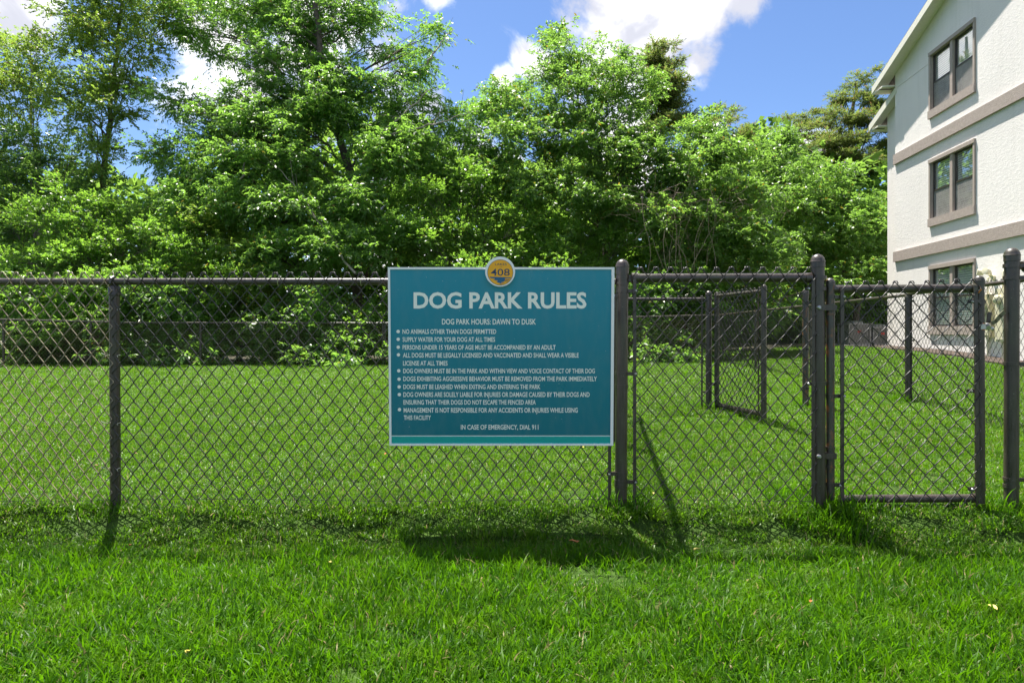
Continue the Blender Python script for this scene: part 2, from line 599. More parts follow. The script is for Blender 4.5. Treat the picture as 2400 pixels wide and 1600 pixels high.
def chain(name, parent, p0, p1, zb, zt, pitch=0.076, rows=13, r=0.0029, sides=5, weave=True, off=0.024, mat='wire', jit=0.0025, knuckle=True):
    """zb / zt: (start, end) heights; woven zigzag wires hooked on to each other"""
    a, u, n, L = frame_of(p0, p1)
    p = pitch / 2
    nw = max(2, int(round(L / p)))
    p = L / nw
    nk = rows * 2
    ks = np.arange(nk + 1)
    us, zs, es, wi = [], [], [], []
    q = 0.10
    rads = []
    for i in range(nw):
        s = 1 if i % 2 == 0 else -1
        c = (i + .5) * p
        cor = c + s * np.where(ks % 2 == 0, 1, -1) * (p / 2 + r * .8)
        if weave:
            lu, lz, le = [cor[0]], [0.0], [0.0]
            if knuckle:      # bottom end bent round its neighbour
                lu = [cor[0] + s * 0.006, cor[0]]
                lz = [-0.10, 0.0]
                le = [-0.003, 0.003]
            for k in range(nk):
                sg = 1 if cor[k + 1] > cor[k] else -1
                d = cor[k + 1] - cor[k]
                lu += [cor[k] + d * q, cor[k] + d * (1 - q)]
                lz += [k + q, k + 1 - q]
                le += [sg * r * 1.05, sg * r * 1.05]
                lu.append(cor[k + 1])
                lz.append(k + 1.0)
                le.append(0.0)
            if knuckle:
                sg = 1 if cor[nk] > c else -1
                lu += [cor[nk] + sg * 0.007, cor[nk] + sg * 0.012]
                lz += [nk - 0.02, nk - 0.30]
                le += [0.004, 0.006]
        else:
            lu, lz, le = list(cor), list(ks.astype(float)), [0.0] * (nk + 1)
        us.append(lu)
        zs.append(lz)
        es.append(le)
    U = np.array(us)
    K = np.array(zs) / nk
    E = np.array(es)
    t = U / L
    z0 = zb[0] + (zb[1] - zb[0]) * t
    z1 = zt[0] + (zt[1] - zt[0]) * t
    Z = z0 + (z1 - z0) * K
    U = U + jit * np.sin(Z * 17 + U * 5.1) + jit * .8 * np.sin(U * 23 + Z * 9)
    Z = Z + jit * .8 * np.sin(U * 13.3 + Z * 5)
    E = E + 0.003 * np.sin(U * 4.2 + Z * 6) * np.sin(np.pi * K) + off
    Pn = np.stack([a.x + u.x * U + n.x * E, a.y + u.y * U + n.y * E, Z], -1)      # nw, npt, 3
    return tubes_np(name, parent, Pn, r, sides, M[mat])


def tubes_np(name, parent, Pn, r, sides, mat):
    nw, npt, _ = Pn.shape
    D = np.empty_like(Pn)
    D[:, 1:-1] = Pn[:, 2:] - Pn[:, :-2]
    D[:, 0] = Pn[:, 1] - Pn[:, 0]
    D[:, -1] = Pn[:, -1] - Pn[:, -2]
    D /= np.linalg.norm(D, axis=-1, keepdims=True) + 1e-12
    ref = np.array([0.31, 0.95, 0.05])
    A = np.cross(D, ref)
    A /= np.linalg.norm(A, axis=-1, keepdims=True) + 1e-12
    B = np.cross(D, A)
    th = np.arange(sides) * 2 * np.pi / sides
    rr = r if np.isscalar(r) else r[..., None, None]
    V = Pn[:, :, None, :] + rr * (A[:, :, None, :] * np.cos(th)[None, None, :, None] + B[:, :, None, :] * np.sin(th)[None, None, :, None])
    base = (np.arange(nw)[:, None, None] * npt + np.arange(npt - 1)[None, :, None]) * sides
    k = np.arange(sides)[None, None, :]
    k2 = (np.arange(sides) + 1) % sides
    k2 = k2[None, None, :]
    Fc = np.stack([base + k, base + k2, base + sides + k2, base + sides + k], -1).reshape(-1, 4)
    return mesh_np(name, V.reshape(-1, 3), Fc, mat, parent, smooth=True)


def post(parent, x, y, ztop, r=0.032, lean=0.0, mat='vinyl', sides=22, name='post', cap=True, zb=None):
    zb = (G(x, y) - 0.05) if zb is None else zb
    h = ztop - zb
    b = MB().lathe((x, y, zb), [(r, 0), (r, h - r * 1.25)], sides, (lean, 0))
    o = b.build(name, M[mat], parent)
    if cap:
        cx = x
        z0 = h - r * 1.25
        pr = [(r * 1.02, z0 - r * .9), (r * 1.10, z0 - r * .88), (r * 1.10, z0 - r * .05), (r * 1.17, z0), (r * 1.12, z0 + r * .10)]
        for k in range(1, 8):
            a = k / 8 * math.pi / 2
            pr.append((r * 1.08 * math.cos(a), z0 + r * .10 + r * 1.12 * math.sin(a)))
        pr.append((r * 0.02, z0 + r * 1.24))
        MB().lathe((cx, y, zb), pr, sides, (lean, 0)).build('post_cap', M[mat], o)
    return o


def band(parent, x, y, z, r, side, reach, name='tension_band', front=0.028, h=0.019, lean=0, zb=0, mat='vinyl'):
    """steel band round a post with a lug and bolt on one side (+1 right, -1 left) on the camera side"""
    x = x + lean * (z - zb)
    pr = [(r * 1.0, -h / 2), (r * 1.09, -h / 2), (r * 1.09, h / 2), (r * 1.0, h / 2)]
    b = MB().lathe((x, y, z), pr, 22)
    if side:
        x0, x1 = x + side * r * .55, x + side * reach
        for dy in (-front * .75, -front * .42):
            b.box(((x0 + x1) / 2, y + dy, z), (abs(x1 - x0), 0.0032, h))
    o = b.build(name, M[mat], parent)
    if side:
        q = MB()
        yb = y - front * .6
        bx = x + side * (reach - .012)
        q.tube([(bx, yb - 0.021, z), (bx, yb - 0.017, z), (bx, yb - .014, z)], [0.0035, 0.0068, 0.0078], 10)
        q.tube([(bx, yb - 0.014, z), (bx, yb + .018, z)], 0.0036, 8)
        q.build('bolt', M['galv'], o)
    return o


def rail(parent, p0, p1, z0, z1, r=0.0185, name='top_rail', mat='vinyl', n=6, sag=0.003):
    pts = []
    for i in range(n + 1):
        t = i / n
        pts.append((p0[0] + (p1[0] - p0[0]) * t, p0[1] + (p1[1] - p0[1]) * t, z0 + (z1 - z0) * t - sag * math.sin(math.pi * t)))
    return MB().tube(pts, r, 16).build(name, M[mat], parent)


def bar(parent, x, y, z0, z1, w=0.018, name='tension_bar', lean=0):
    m = MB()
    m.hexa([(x - w / 2, y - .003, z0), (x + w / 2, y - .003, z0), (x + w / 2, y + .003, z0), (x - w / 2, y + .003, z0)],
           [(x - w / 2 + lean, y - .003, z1), (x + w / 2 + lean, y - .003, z1), (x + w / 2 + lean, y + .003, z1), (x - w / 2 + lean, y + .003, z1)])
    return m.build(name, M['vinyl'], parent)


def ties(parent, x, y, zs, w=0.07, r=0.0017):
    for z in zs:
        m = MB()
        m.tube([(x - w * .75, y - .034, z + .012), (x - w * .5, y - .036, z + .004), (x - .028, y - .020, z), (x - .03, y + .01, z)], r, 6)
        m.build('tie_wire', M['tie'], parent)
        m = MB()
        m.tube([(x + .028, y + .0, z), (x + w * .36, y - .024, z - .003), (x + w * .52, y - .034, z - .010)], r, 6)
        m.build('tie_wire', M['tie'], parent)


DF = 3.41
XA, XB, XC = PX(1455, DF), PX(1920, DF), PX(2370, DF)
RP = 0.0325
ZR = PZ(660, DF)

# --- front fence, left run (ends at post A)
xl = -5.2
fl = thing('chain_link_fence', 'long black chain link fence section that carries the teal sign at its right end', 'fence', (XA, DF, 0))
xp = PX(269.5, DF)
lean = 0.006
chain('chain_link_mesh', fl, (xl, DF), (xp, DF), (G(xl, DF) - .01, -0.022), (1.237, 1.237), 0.0727, mat='wire_lit', off=0.0255)
chain('chain_link_mesh', fl, (xp, DF), (XA - 0.062, DF), (-0.022, -0.025), (1.237, 1.240), 0.0755, off=0.0255, mat='wire')
rail(fl, (xl, DF), (XA - .03, DF), ZR, ZR, n=20, sag=0.0)
lp = post(fl, xp, DF + .006, ZR - 0.012, 0.0255, lean=-lean, name='line_post', cap=False)
m = MB().lathe((xp - .007, DF + .006, ZR - .075), [(0.027, 0), (0.0295, 0.002), (0.0295, .045), (0.022, .056)], 20)
m.tube([(xp - .009, DF, ZR - .03), (xp - .009, DF - .0245, ZR - .008), (xp - .009, DF - .022, ZR + .016), (xp - .009, DF, ZR + .0262), (xp - .009, DF + .02, ZR + .018), (xp - .009, DF + .0255, ZR - .005), (xp - .009, DF, ZR - .03)], 0.0072, 8)
m.build('rail_loop_cap', M['vinyl'], lp)
ties(fl, xp, DF, (1.045, 0.80, 0.44, 0.20))
for xr in (-2.05, -1.72, -1.24, -0.80, -2.35, -2.6):
    MB().tube([(xr + .012, DF - .033, ZR + .03), (xr, DF - .026, ZR + .012), (xr - .002, DF - .021, ZR - .010), (xr - .004, DF, ZR - .023), (xr - .003, DF + .02, ZR - .01), (xr, DF + .02, ZR + .01), (xr + .004, DF, ZR + .022), (xr + .016, DF - .02, ZR + .028), (xr + .018, DF - .033, ZR + .02)], 0.0017, 6).build('tie_wire', M['tie'], fl)
pa = post(fl, XA, DF, PZ(607, DF), RP, lean=0.006, name='terminal_post')
xba = PX(1427, DF)
bar(fl, xba, DF - .026, -0.03, 1.16, 0.017)
# line post out of frame
post(fl, xl, DF, ZR - .01, 0.0255, name='line_post', cap=False)
for (yy, side, reach) in ((640, 0, 0), (650, 0, 0), (664, 0, 0), (682, 1, .080), (693, -1, .06), (875, 1, .080), (905, 0, 0), (1127, 1, .084), (1136, 0, 0), (1108, -1, .078)):
    band(fl, XA, DF, PZ(yy, DF), RP, side, reach, lean=0.006, name='tension_band' if side else 'brace_band')
# thin tension wire near the ground
MB().tube([(x, DF - .028, 0.035 + 0.006 * math.sin(x * 3)) for x in np.linspace(xl, XB, 40)], 0.0013, 5).build('tension_wire', M['wire'], fl)

# --- front panel between post A and post B
fp = thing('chain_link_fence', 'narrow chain link fence panel between the sign post and the gate hinge post', 'fence', (XB, DF, 0))
zr = PZ(652, DF)
rail(fp, (PX(1482, DF), DF), (PX(1897, DF), DF), zr, zr + .002, r=0.0245, sag=0)
for x in (1487, 1893):
    MB().tube([(PX(x - 7, DF), DF, zr), (PX(x + 7, DF), DF, zr)], 0.0285, 18).build('rail_end_cup', M['vinyl'], fp)
MB().box((PX(1475, DF), DF - .004, zr), (.055, .006, .034)).build('rail_end_strap', M['vinyl'], fp)
MB().box((PX(1903, DF), DF - .004, zr - .012), (.04, .006, .030)).build('rail_end_strap', M['vinyl'], fp)
bar(fp, PX(1485, DF), DF - .028, -0.03, zr - .005, 0.017)
bar(fp, PX(1900, DF), DF - .028, -0.03, zr - .005, 0.017)
chain('chain_link_mesh', fp, (PX(1480, DF), DF), (PX(1906, DF), DF), (-0.02, -0.02), (PZ(628, DF), PZ(627, DF)), 0.0805, off=0.030, knuckle=True)
pb = post(fp, XB, DF, PZ(595, DF), RP * 1.03, lean=-0.006, name='hinge_post')
for (yy, side, reach) in ((651, 0, 0), (677, -1, .082), (898, -1, .082)):
    band(fp, XB, DF, PZ(yy, DF), RP * 1.03, side, reach, lean=-0.0, name='tension_band' if side else 'brace_band')

# --- front gate
XG0, XG1 = PX(1946, DF), PX(2297, DF)
gt = thing('chain_link_gate', 'closed chain link walk gate with rusty hinge stile and orange tie marks', 'gate', (XG0, DF, 0))
rs = 0.0215
zgt, zgb = PZ(678, DF), PZ(1168, DF)
st1 = post(gt, XG0, DF, PZ(651, DF), rs, lean=0.0, zb=PZ(1170, DF), mat='vinyl_rust', name='hinge_stile')
st2 = post(gt, XG1, DF, PZ(645, DF), 0.0235, lean=-0.004, zb=PZ(1178, DF), name='latch_stile')
rail(gt, (XG0 + .01, DF), (XG1 - .01, DF), zgt, zgt + .006, r=0.0225, name='top_rail', sag=0)
rail(gt, (XG0 + .05, DF), (XG1 - .0, DF), zgb, zgb + .003, r=0.0215, name='bottom_rail', sag=0)
MB().tube([(XG1 - .045, DF, zgb + .003), (XG1 - .018, DF, zgb + .003)], 0.0255, 16).build('corner_fitting', M['vinyl'], gt)
MB().tube([(XG1 - .055, DF, zgt + .006), (XG1 - .018, DF, zgt + .006)], 0.0262, 16).build('corner_fitting', M['vinyl'], gt)
bar(gt, PX(1967, DF), DF - .030, zgb - .03, zgt + .01, 0.019)
bar(gt, PX(2282, DF), DF - .030, zgb - .02, zgt + .01, 0.020, lean=-0.012)
chain('chain_link_mesh', gt, (PX(1963, DF), DF), (PX(2288, DF), DF), (PZ(1194, DF), PZ(1190, DF)), (PZ(662, DF), PZ(655, DF)), 0.0805, off=0.033, jit=0.004)
for (yy, x, rr, side, reach) in ((696, XG0, rs, 1, .07), (927, XG0, rs, 1, .07), (1134, XG0, rs, 1, .05), (707, XG1, .0225, -1, .075), (915, XG1, .0225, -1, .080), (1143, XG1, .0235, -1, .075)):
    band(gt, x, DF, PZ(yy, DF), rr, side, reach)
for z in (PZ(1049, DF), PZ(1093, DF), PZ(735, DF)):
    MB().lathe((XG0, DF, z), [(rs, -.008), (rs * 1.12, -.007), (rs * 1.12, .007), (rs, .008)], 20).build('hinge_collar', M['vinyl_rust'], gt)
# hinges on post B with strap to the stile
for yy in (721, 1066):
    z = PZ(yy, DF)
    hg = MB().lathe((XB, DF, z), [(RP * 1.04, -.015), (RP * 1.13, -.015), (RP * 1.13, .015), (RP * 1.04, .015)], 22)
    hg.box(((XB + XG0) / 2 + .012, DF - .027, z), (.075, .005, .030))
    hg.lathe((XG0, DF, z), [(rs, -.014), (rs * 1.2, -.014), (rs * 1.2, .014), (rs, .014)], 18)
    hg = hg.build('hinge', M['vinyl'], gt)
    MB().tube([(XB - .019, DF - .030, z), (XB - .019, DF - .044, z), (XB - .019, DF - .049, z)], [.0105, .0105, .006], 12).build('bolt', M['galv'], hg)
# orange wire marks
for z in (PZ(758, DF), PZ(772, DF)):
    MB().lathe((XG1, DF, z), [(.0236, -.0016), (.0252, 0), (.0236, .0016)], 16).build('orange_tie', M['orange_tie'], gt)
MB().tube([(XG1 - .018, DF - .021, zgt + .014), (XG1 - .016, DF - .0268, zgt - .004), (XG1 - .026, DF - .023, zgt - .022)], [.004, .0045, .002], 6).build('orange_tie', M['orange_tie'], gt)
# fork latch
zl = PZ(765, DF)
lt = MB().lathe((XG1 + .003, DF, zl), [(.0235, -.014), (.0265, -.014), (.0265, .014), (.0235, .014)], 18)
lt.tube([(XG1 + .030, DF - .022, zl - .006), (XG1 + .036, DF + .0, zl), (XG1 + .044, DF + .030, zl)], [.012, .020, .014], 12)
lt.tube([(XG1 + .052, DF - .012, zl - .012), (XG1 + .060, DF - .02, zl - .010)], [.012, .007], 10)
lt = lt.build('latch', M['galv'], gt)
fk = MB()
for dy in (-.014, .010):
    pts = [(XG1 + .045, DF + dy - .014, zl + .018), (XG1 + .062, DF + dy - .014, zl + .028), (XG1 + .085, DF + dy - .014, zl + .056), (XG1 + .106, DF + dy - .014, zl + .076)]
    for i in range(3):
        p, q = Vector(pts[i]), Vector(pts[i + 1])
        ang = math.atan2(q.z - p.z, q.x - p.x)
        fk.box((p + q) / 2, ((q - p).length + .006, .005, .021), Matrix.Rotation(-ang, 3, 'Y'))
    break
fk.build('latch_fork', M['strap'], lt)
fk2 = MB().box((XG1 + .040, DF - .01, zl + .048), (.020, .006, .058), Matrix.Rotation(R(8), 3, 'Y'))
fk2.build('latch_fork', M['vinyl'], lt)

# --- post C with the fence that goes on to the right
fr_ = thing('chain_link_fence', 'tall thick post at the right edge with the start of the next fence section', 'fence', (XC, DF, 0))
pc = post(fr_, XC, DF, PZ(580, DF), RP * 1.05, lean=0.003, name='latch_post')
for (yy, side, reach) in ((623, 1, .085), (651, 1, .085), (852, 1, .085), (1122, 1, .080), (1138, 0, 0)):
    band(fr_, XC, DF, PZ(yy, DF), RP * 1.05, side, reach, name='tension_band' if side else 'brace_band')
rail(fr_, (XC + .07, DF), (XC + 2.6, DF), PZ(628, DF), PZ(628, DF), r=0.0225, sag=0)
MB().tube([(XC + .052, DF, PZ(622, DF)), (XC + .085, DF, PZ(622, DF))], [0.022, .029], 18).build('rail_end_cup', M['vinyl'], fr_)
bar(fr_, XC + .075, DF - .03, -0.03, 1.20, .018)
chain('chain_link_mesh', fr_, (XC + .068, DF), (XC + 2.6, DF), (-.03, -.03), (1.24, 1.24), 0.08, off=0.030)
post(fr_, XC + 2.6, DF, 1.25, .03, name='line_post')


# ------------------------------------------------------------------ fences behind (generic runs, any direction)
def run(parent, p0, p1, zt0, zt1, zb0, zb1, r=0.019, pitch=0.078, wire=0.0021, weave=True, sides=4, bars=(True, True), posts=(), pr=0.026, off=0.022, mat='wire', mw=0.028):
    a, u, n, L = frame_of(p0, p1)
    rail(parent, p0, p1, zt0 - .035, zt1 - .035, r=r, n=10, sag=0.002)
    chain('chain_link_mesh', parent, p0, p1, (zb0, zb1), (zt0, zt1), pitch, r=wire, sides=sides, weave=weave, off=off, mat=mat, knuckle=weave)
    for t, fl_ in ((0, bars[0]), (1, bars[1])):
        if fl_:
            dd = 0.035 if t == 0 else L - 0.035
            q = a + u * dd + n * off
            zz0 = zb0 + (zb1 - zb0) * t
            zz1 = zt0 + (zt1 - zt0) * t - .02
            MB().box((q.x, q.y, (zz0 + zz1) / 2), (.017, .006, zz1 - zz0), Matrix.Rotation(math.atan2(u.y, u.x), 3, 'Z')).build('tension_bar', M['vinyl'], parent)
    for t in posts:
        q = a + u * (L * t) - n * .012
        post(parent, q.x, q.y, zt0 + (zt1 - zt0) * t - 0.03, pr, name='line_post', cap=False, sides=12)


def simple_bands(parent, x, y, r, zs, dirs):
    for z in zs:
        m = MB().lathe((x, y, z), [(r, -.01), (r * 1.1, -.01), (r * 1.1, .01), (r, .01)], 14)
        for d in dirs:
            m.box((x + d[0] * .035, y + d[1] * .035 - .01, z), (.06 if abs(d[0]) > .5 else .006, .006 if abs(d[0]) > .5 else .06, .02))
        m.build('tension_band', M['vinyl'], parent)


XA2, XD, XE = 1.07, PX(1661, 6.88), PX(1888, 6.88)
# side fence A -> A2, seen edge-on behind post A
s1 = thing('chain_link_fence', 'fence side of the entry pen running straight back behind the sign post', 'fence', (XA, DF, 0))
run(s1, (XA + .012, DF + .06), (XA2, 6.84), 1.235, 1.30, 0.0, .06, posts=(.5,))
# latch post of the inner gate
s2 = thing('fence_post', 'rust stained latch post standing alone right of the open inner gate', 'post', (XE, 6.88, 0))
pe = post(s2, XE, 6.88, PZ(677, 6.88), RP, mat='vinyl_rust', name='shaft')
simple_bands(s2, XE, 6.88, RP, (1.22, .72, .30), ((0, -1),))
# rear panel A2 -> D
s3 = thing('chain_link_fence', 'rear fence panel of the entry pen left of the open inner gate', 'fence', (XD, 6.88, 0))
post(s3, XA2, 6.88, 1.34, RP, name='corner_post')
run(s3, (XA2 + .02, 6.88), (XD - .045, 6.88), 1.292, 1.292, 0.045, .055, pitch=.08, off=0.024)
post(s3, XD, 6.88, PZ(681, 6.88), RP, name='hinge_post')
simple_bands(s3, XD, 6.88, RP, (1.25, .78, .26), ((-1, 0),))

# open inner gate
xh, yh = PX(1680, 6.80), 6.80
xf, yf = PX(1790, 5.90), 5.90
g2 = thing('chain_link_gate', 'inner chain link gate standing open towards the viewer in the entry pen', 'gate', (xh, yh, 0))
post(g2, xh, yh, PZ(684, yh), 0.026, zb=.10, name='hinge_stile', sides=16)
post(g2, xf, yf, PZ(666, yf), 0.026, zb=.115, name='latch_stile', sides=16)
rail(g2, (xh, yh), (xf, yf), PZ(694, yh), PZ(682, yf), r=.0205, name='top_rail', sag=0)
rail(g2, (xh, yh), (xf, yf), .135, .15, r=.023, name='bottom_rail', sag=0)
chain('chain_link_mesh', g2, (xh, yh), (xf, yf), (.095, .105), (PZ(686, yh), PZ(672, yf)), .076, sides=4, off=.024)
a, u, n, L = frame_of((xh, yh), (xf, yf))
for dd in (.06, L - .05):
    q = a + u * dd + n * .024
    MB().box((q.x, q.y, .70), (.017, .006, 1.14), Matrix.Rotation(math.atan2(u.y, u.x), 3, 'Z')).build('tension_bar', M['vinyl'], g2)
for z in (.30, .72, 1.18):
    MB().lathe((xf, yf, z), [(.026, -.01), (.029, -.01), (.029, .01), (.026, .01)], 14).build('tension_band', M['vinyl'], g2)
for z in (.35, 1.15):
    MB().box(((xh + XD) / 2, 6.83, z), (.09, .03, .03)).build('hinge', M['vinyl'], g2)

# right boundary fence: from beyond the frame to post F, then on to the back corner
XF, YF_ = PX(2129, 7.6), 7.6
XK, YK = PX(1685, 16.0), 16.0
r1 = thing('chain_link_fence', 'fence section between the open lawn and the white building', 'fence', (XF, YF_, 0))
run(r1, (3.60, 2.5), (XF, YF_), 1.365, 1.385, .06, .10, pitch=.088, sides=4, mat='wire')
post(r1, XF, YF_, PZ(687, YF_), RP * 1.12, name='corner_post')
simple_bands(r1, XF, YF_, RP * 1.12, (1.27, .80, .30), ((1, 0), (-1, 0)))
r2 = thing('chain_link_fence', 'long side fence receding to the far back corner by the trees', 'fence', (XK, YK, 0))
run(r2, (XF, YF_), (XK, YK), 1.375, PZ(735, YK), .09, .04, pitch=.085, weave=False, sides=4, wire=.0023, posts=(.33, .66), mat='wire')
# back fence
YL = 13.2
b1 = thing('chain_link_fence', 'back fence in front of the trees along the far edge of the lawn', 'fence', (0, 15.6, 0))
xm, ym = PX(900, 16.2), 16.2
xlft, ylft = PX(-260, 15.0), 15.0
run(b1, (xlft, ylft), (PX(262, 15.8), 15.8), PZ(742, 15.0) + .035, PZ(755, 15.8) + .035, -.03, -.03, weave=False, sides=3, wire=.0030, posts=(.08, .5, .9), pr=.030, mat='wire_lit', r=.023)
run(b1, (PX(262, 15.8), 15.8), (xm, ym), PZ(756, 15.8) + .035, PZ(757, ym) + .035, -.03, -.02, weave=False, sides=3, wire=.0030, posts=(.32, .68, 1.0), pr=.030, r=.021, mat='wire_lit')
run(b1, (xm, ym), (XK, YK), PZ(757, ym) + .035, PZ(738, YK) + .035, -.02, .04, weave=False, sides=3, wire=.0030, posts=(.33, .67, 1.0), pr=.030, r=.021, mat='wire_lit')

# ------------------------------------------------------------------ sign
SX, SZ0 = PX(1175.5, 3.355), PZ(1045, 3.362)
sg = thing('park_rules_sign', 'large teal board headed DOG PARK RULES wired to the chain link fence', 'sign', (SX, 3.362, SZ0), rot=(R(2.6), 0, 0))
ks = 3.335 / F


def sl(cx, cy):       # crop pixels of the sign close-up -> local x, z
    return ((880 + cx / 3.137) - 1175.5) * ks, (1045 - (580 + cy / 3.137)) * ks


def sbox(name, x0, y0, x1, y1, front, thick, mat, parent=sg):
    ax, az = sl(x0, y1)
    bx_, bz = sl(x1, y0)
    b = MB().box(((ax + bx_) / 2, -front + thick / 2, (az + bz) / 2), (bx_ - ax, thick, bz - az))
    return b.build(name, M[mat], parent, world=False, smooth=0)


backing = sbox('backing_panel', 97, 139, 1753, 1453, 0.0, 0.010, 'signwhite')
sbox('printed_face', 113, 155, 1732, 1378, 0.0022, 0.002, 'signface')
sbox('bottom_band', 113, 1386, 1732, 1438, 0.0022, 0.002, 'signteal')
for q in ((97, 139, 113, 1453), (1732, 139, 1753, 1453), (113, 139, 1732, 155), (113, 1438, 1732, 1453)):
    sbox('frame_strip', *q, 0.007, 0.0069, 'signwhite')


def disc(name, cx, cy, r, front, thick, mat, parent, n=48):
    x, z = sl(cx, cy)
    rr = r / 3.137 * ks
    b = MB()
    b.hexa([(x + rr * math.cos(2 * math.pi * k / n), -front + thick, z + rr * math.sin(2 * math.pi * k / n)) for k in range(n)],
           [(x + rr * math.cos(2 * math.pi * k / n), -front, z + rr * math.sin(2 * math.pi * k / n)) for k in range(n)])
    return b.build(name, M[mat], parent, world=False, smooth=30)


bdg = disc('badge', 918, 172, 109, 0.019, 0.019, 'signwhite', sg)
disc('badge_ring', 919, 178, 94, 0.0196, 0.0006, 'navy', bdg)
disc('badge_face', 919, 178, 91, 0.0202, 0.0006, 'orange', bdg)
# water ripple emblem (crop at 17.42x: origin 1120,590)


def e2(px, py):
    return ((1120 + px / 17.42) - 1175.5) * ks, (1045 - (590 + py / 17.42)) * ks


def polyf(name, pts, y, mat, parent):
    me = bpy.data.meshes.new(name)
    n = len(pts)
    V = [(x, y, z) for x, z in pts] + [(x, y + .0004, z) for x, z in pts]
    Fs = [tuple(range(n)), tuple(reversed(range(n, 2 * n)))] + [(i, i + n, (i + 1) % n + n, (i + 1) % n) for i in range(n)]
    me.from_pydata(V, [], Fs)
    me.materials.append(M[mat])
    o = bpy.data.objects.new(name, me)
    COL.objects.link(o)
    o.parent = parent
    return o


polyf('water_emblem', [e2(*q) for q in ((485, 985), (1360, 1015), (1350, 1050), (1115, 1050), (1110, 1150), (1060, 1185), (985, 1205), (960, 1225), (985, 1245), (940, 1270), (920, 1245), (830, 1225), (770, 1190), (800, 1160), (820, 1140), (700, 1125), (640, 1110), (690, 1080), (710, 1055), (560, 1050), (520, 1030))], -.0207, 'badgeblue', bdg)
for q in (((1115, 1095), (1300, 1105), (1290, 1128), (1120, 1120)), ((1115, 1150), (1250, 1168), (1235, 1188), (1130, 1180)), ((980, 1235), (1110, 1232), (1060, 1250), (985, 1258)), ((870, 1278), (1010, 1290), (960, 1300), (890, 1295))):
    polyf('water_ripple', [e2(*p) for p in q], -.0207, 'navy', bdg)


def text(body, x0, y0, x1, y1, y, mat, parent, bold=0.0, conv=sl, name='lettering', extr=0.0004):
    cu = bpy.data.curves.new('lettering', 'FONT')
    cu.body = body
    cu.size = 1.0
    cu.offset = bold
    cu.resolution_u = 3
    cu.space_character = 1.0
    t = bpy.data.objects.new('lettering_curve', cu)
    COL.objects.link(t)
    dg = bpy.context.evaluated_depsgraph_get()
    me = bpy.data.meshes.new_from_object(t.evaluated_get(dg))
    bpy.data.objects.remove(t)
    bpy.data.curves.remove(cu)
    co = np.empty(len(me.vertices) * 3, np.float32)
    me.vertices.foreach_get('co', co)
    co = co.reshape(-1, 3)
    ax, az = conv(x0, y1)
    bx_, bz = conv(x1, y0)
    lo = co.min(0)
    hi = co.max(0)
    # descenders of commas are ignored when fitting: cap height of the built-in font
    zlo = 0.0 if ',' in body or 'J' in body else lo[1]
    X = ax + (co[:, 0] - lo[0]) / (hi[0] - lo[0]) * (bx_ - ax)
    Z = az + (co[:, 1] - zlo) / (hi[1] - zlo) * (bz - az)
    new = np.stack([X, np.full_like(X, y), Z], 1)
    me.vertices.foreach_set('co', new.astype(np.float32).ravel())
    me.materials.clear()
    me.materials.append(M[mat])
    me.update()
    me.name = name
    o = bpy.data.objects.new(name, me)
    COL.objects.link(o)
    o.parent = parent
    return o


Y0 = -0.0030
text('DOG PARK RULES', 283, 320, 1550, 442, Y0, 'letter', sg, 0.030)
text('DOG PARK HOURS: DAWN TO DUSK', 490, 516, 1180, 558, Y0, 'letter', sg, 0.018)
LINES = [('NO ANIMALS OTHER THAN DOGS PERMITTED', 200, 888, 592, 627), ('SUPPLY WATER FOR YOUR DOG AT ALL TIMES', 200, 880, 650, 685),
         ('PERSONS UNDER 15 YEARS OF AGE MUST BE ACCOMPANIED BY AN ADULT', 200, 1325, 708, 743),
         ('ALL DOGS MUST BE LEGALLY LICENSED AND VACCINATED AND SHALL WEAR A VISIBLE', 202, 1495, 766, 801),
         ('LICENSE AT ALL TIMES', 202, 530, 825, 860),
         ('DOG OWNERS MUST BE IN THE PARK AND WITHIN VIEW AND VOICE CONTACT OF THEIR DOG', 203, 1615, 882, 917),
         ('DOGS EXHIBITING AGGRESSIVE BEHAVIOR MUST BE REMOVED FROM THE PARK IMMEDIATELY', 203, 1630, 940, 975),
         ('DOGS MUST BE LEASHED WHEN EXITING AND ENTERING THE PARK', 203, 1213, 999, 1034),
         ('DOG OWNERS ARE SOLELY LIABLE FOR INJURIES OR DAMAGE CAUSED BY THEIR DOGS AND', 203, 1577, 1056, 1091),
         ('ENSURING THAT THEIR DOGS DO NOT ESCAPE THE FENCED AREA', 203, 1180, 1114, 1149),
         ('MANAGEMENT IS NOT RESPONSIBLE FOR ANY ACCIDENTS OR INJURIES WHILE USING', 204, 1490, 1172, 1207),
         ('THIS FACILITY', 205, 405, 1228, 1263),
         ('IN CASE OF EMERGENCY, DIAL 911', 626, 1200, 1298, 1333)]
for s, x0, x1, y0, y1 in LINES:
    text(s, x0, y0, x1, y1, Y0, 'letter', sg, 0.016)
for x, y in ((168, 609), (168, 666), (168, 724), (169, 780), (170, 898), (172, 960), (172, 1017), (173, 1074), (173, 1186)):
    disc('bullet_dot', x, y, 12.5, 0.0030, 0.0006, 'letter', sg, 16)
text('LAKES', 712, 440, 1180, 530, -.0208, 'navy', bdg, 0.0, conv=e2)
text('AT', 905, 572, 995, 605, -.0208, 'navy', bdg, 0.0, conv=e2)
text('408', 540, 665, 1305, 950, -.0208, 'navy', bdg, 0.004, conv=e2)


# ------------------------------------------------------------------ building
def WP(d, z, out=0.0):
    """point on the gable wall at depth d, moved 'out' metres off the wall"""
    nrm = Vector((-0.9943, 0.1061, 0))
    return Vector((8.904 + 0.10667 * d, d, z)) + nrm * out


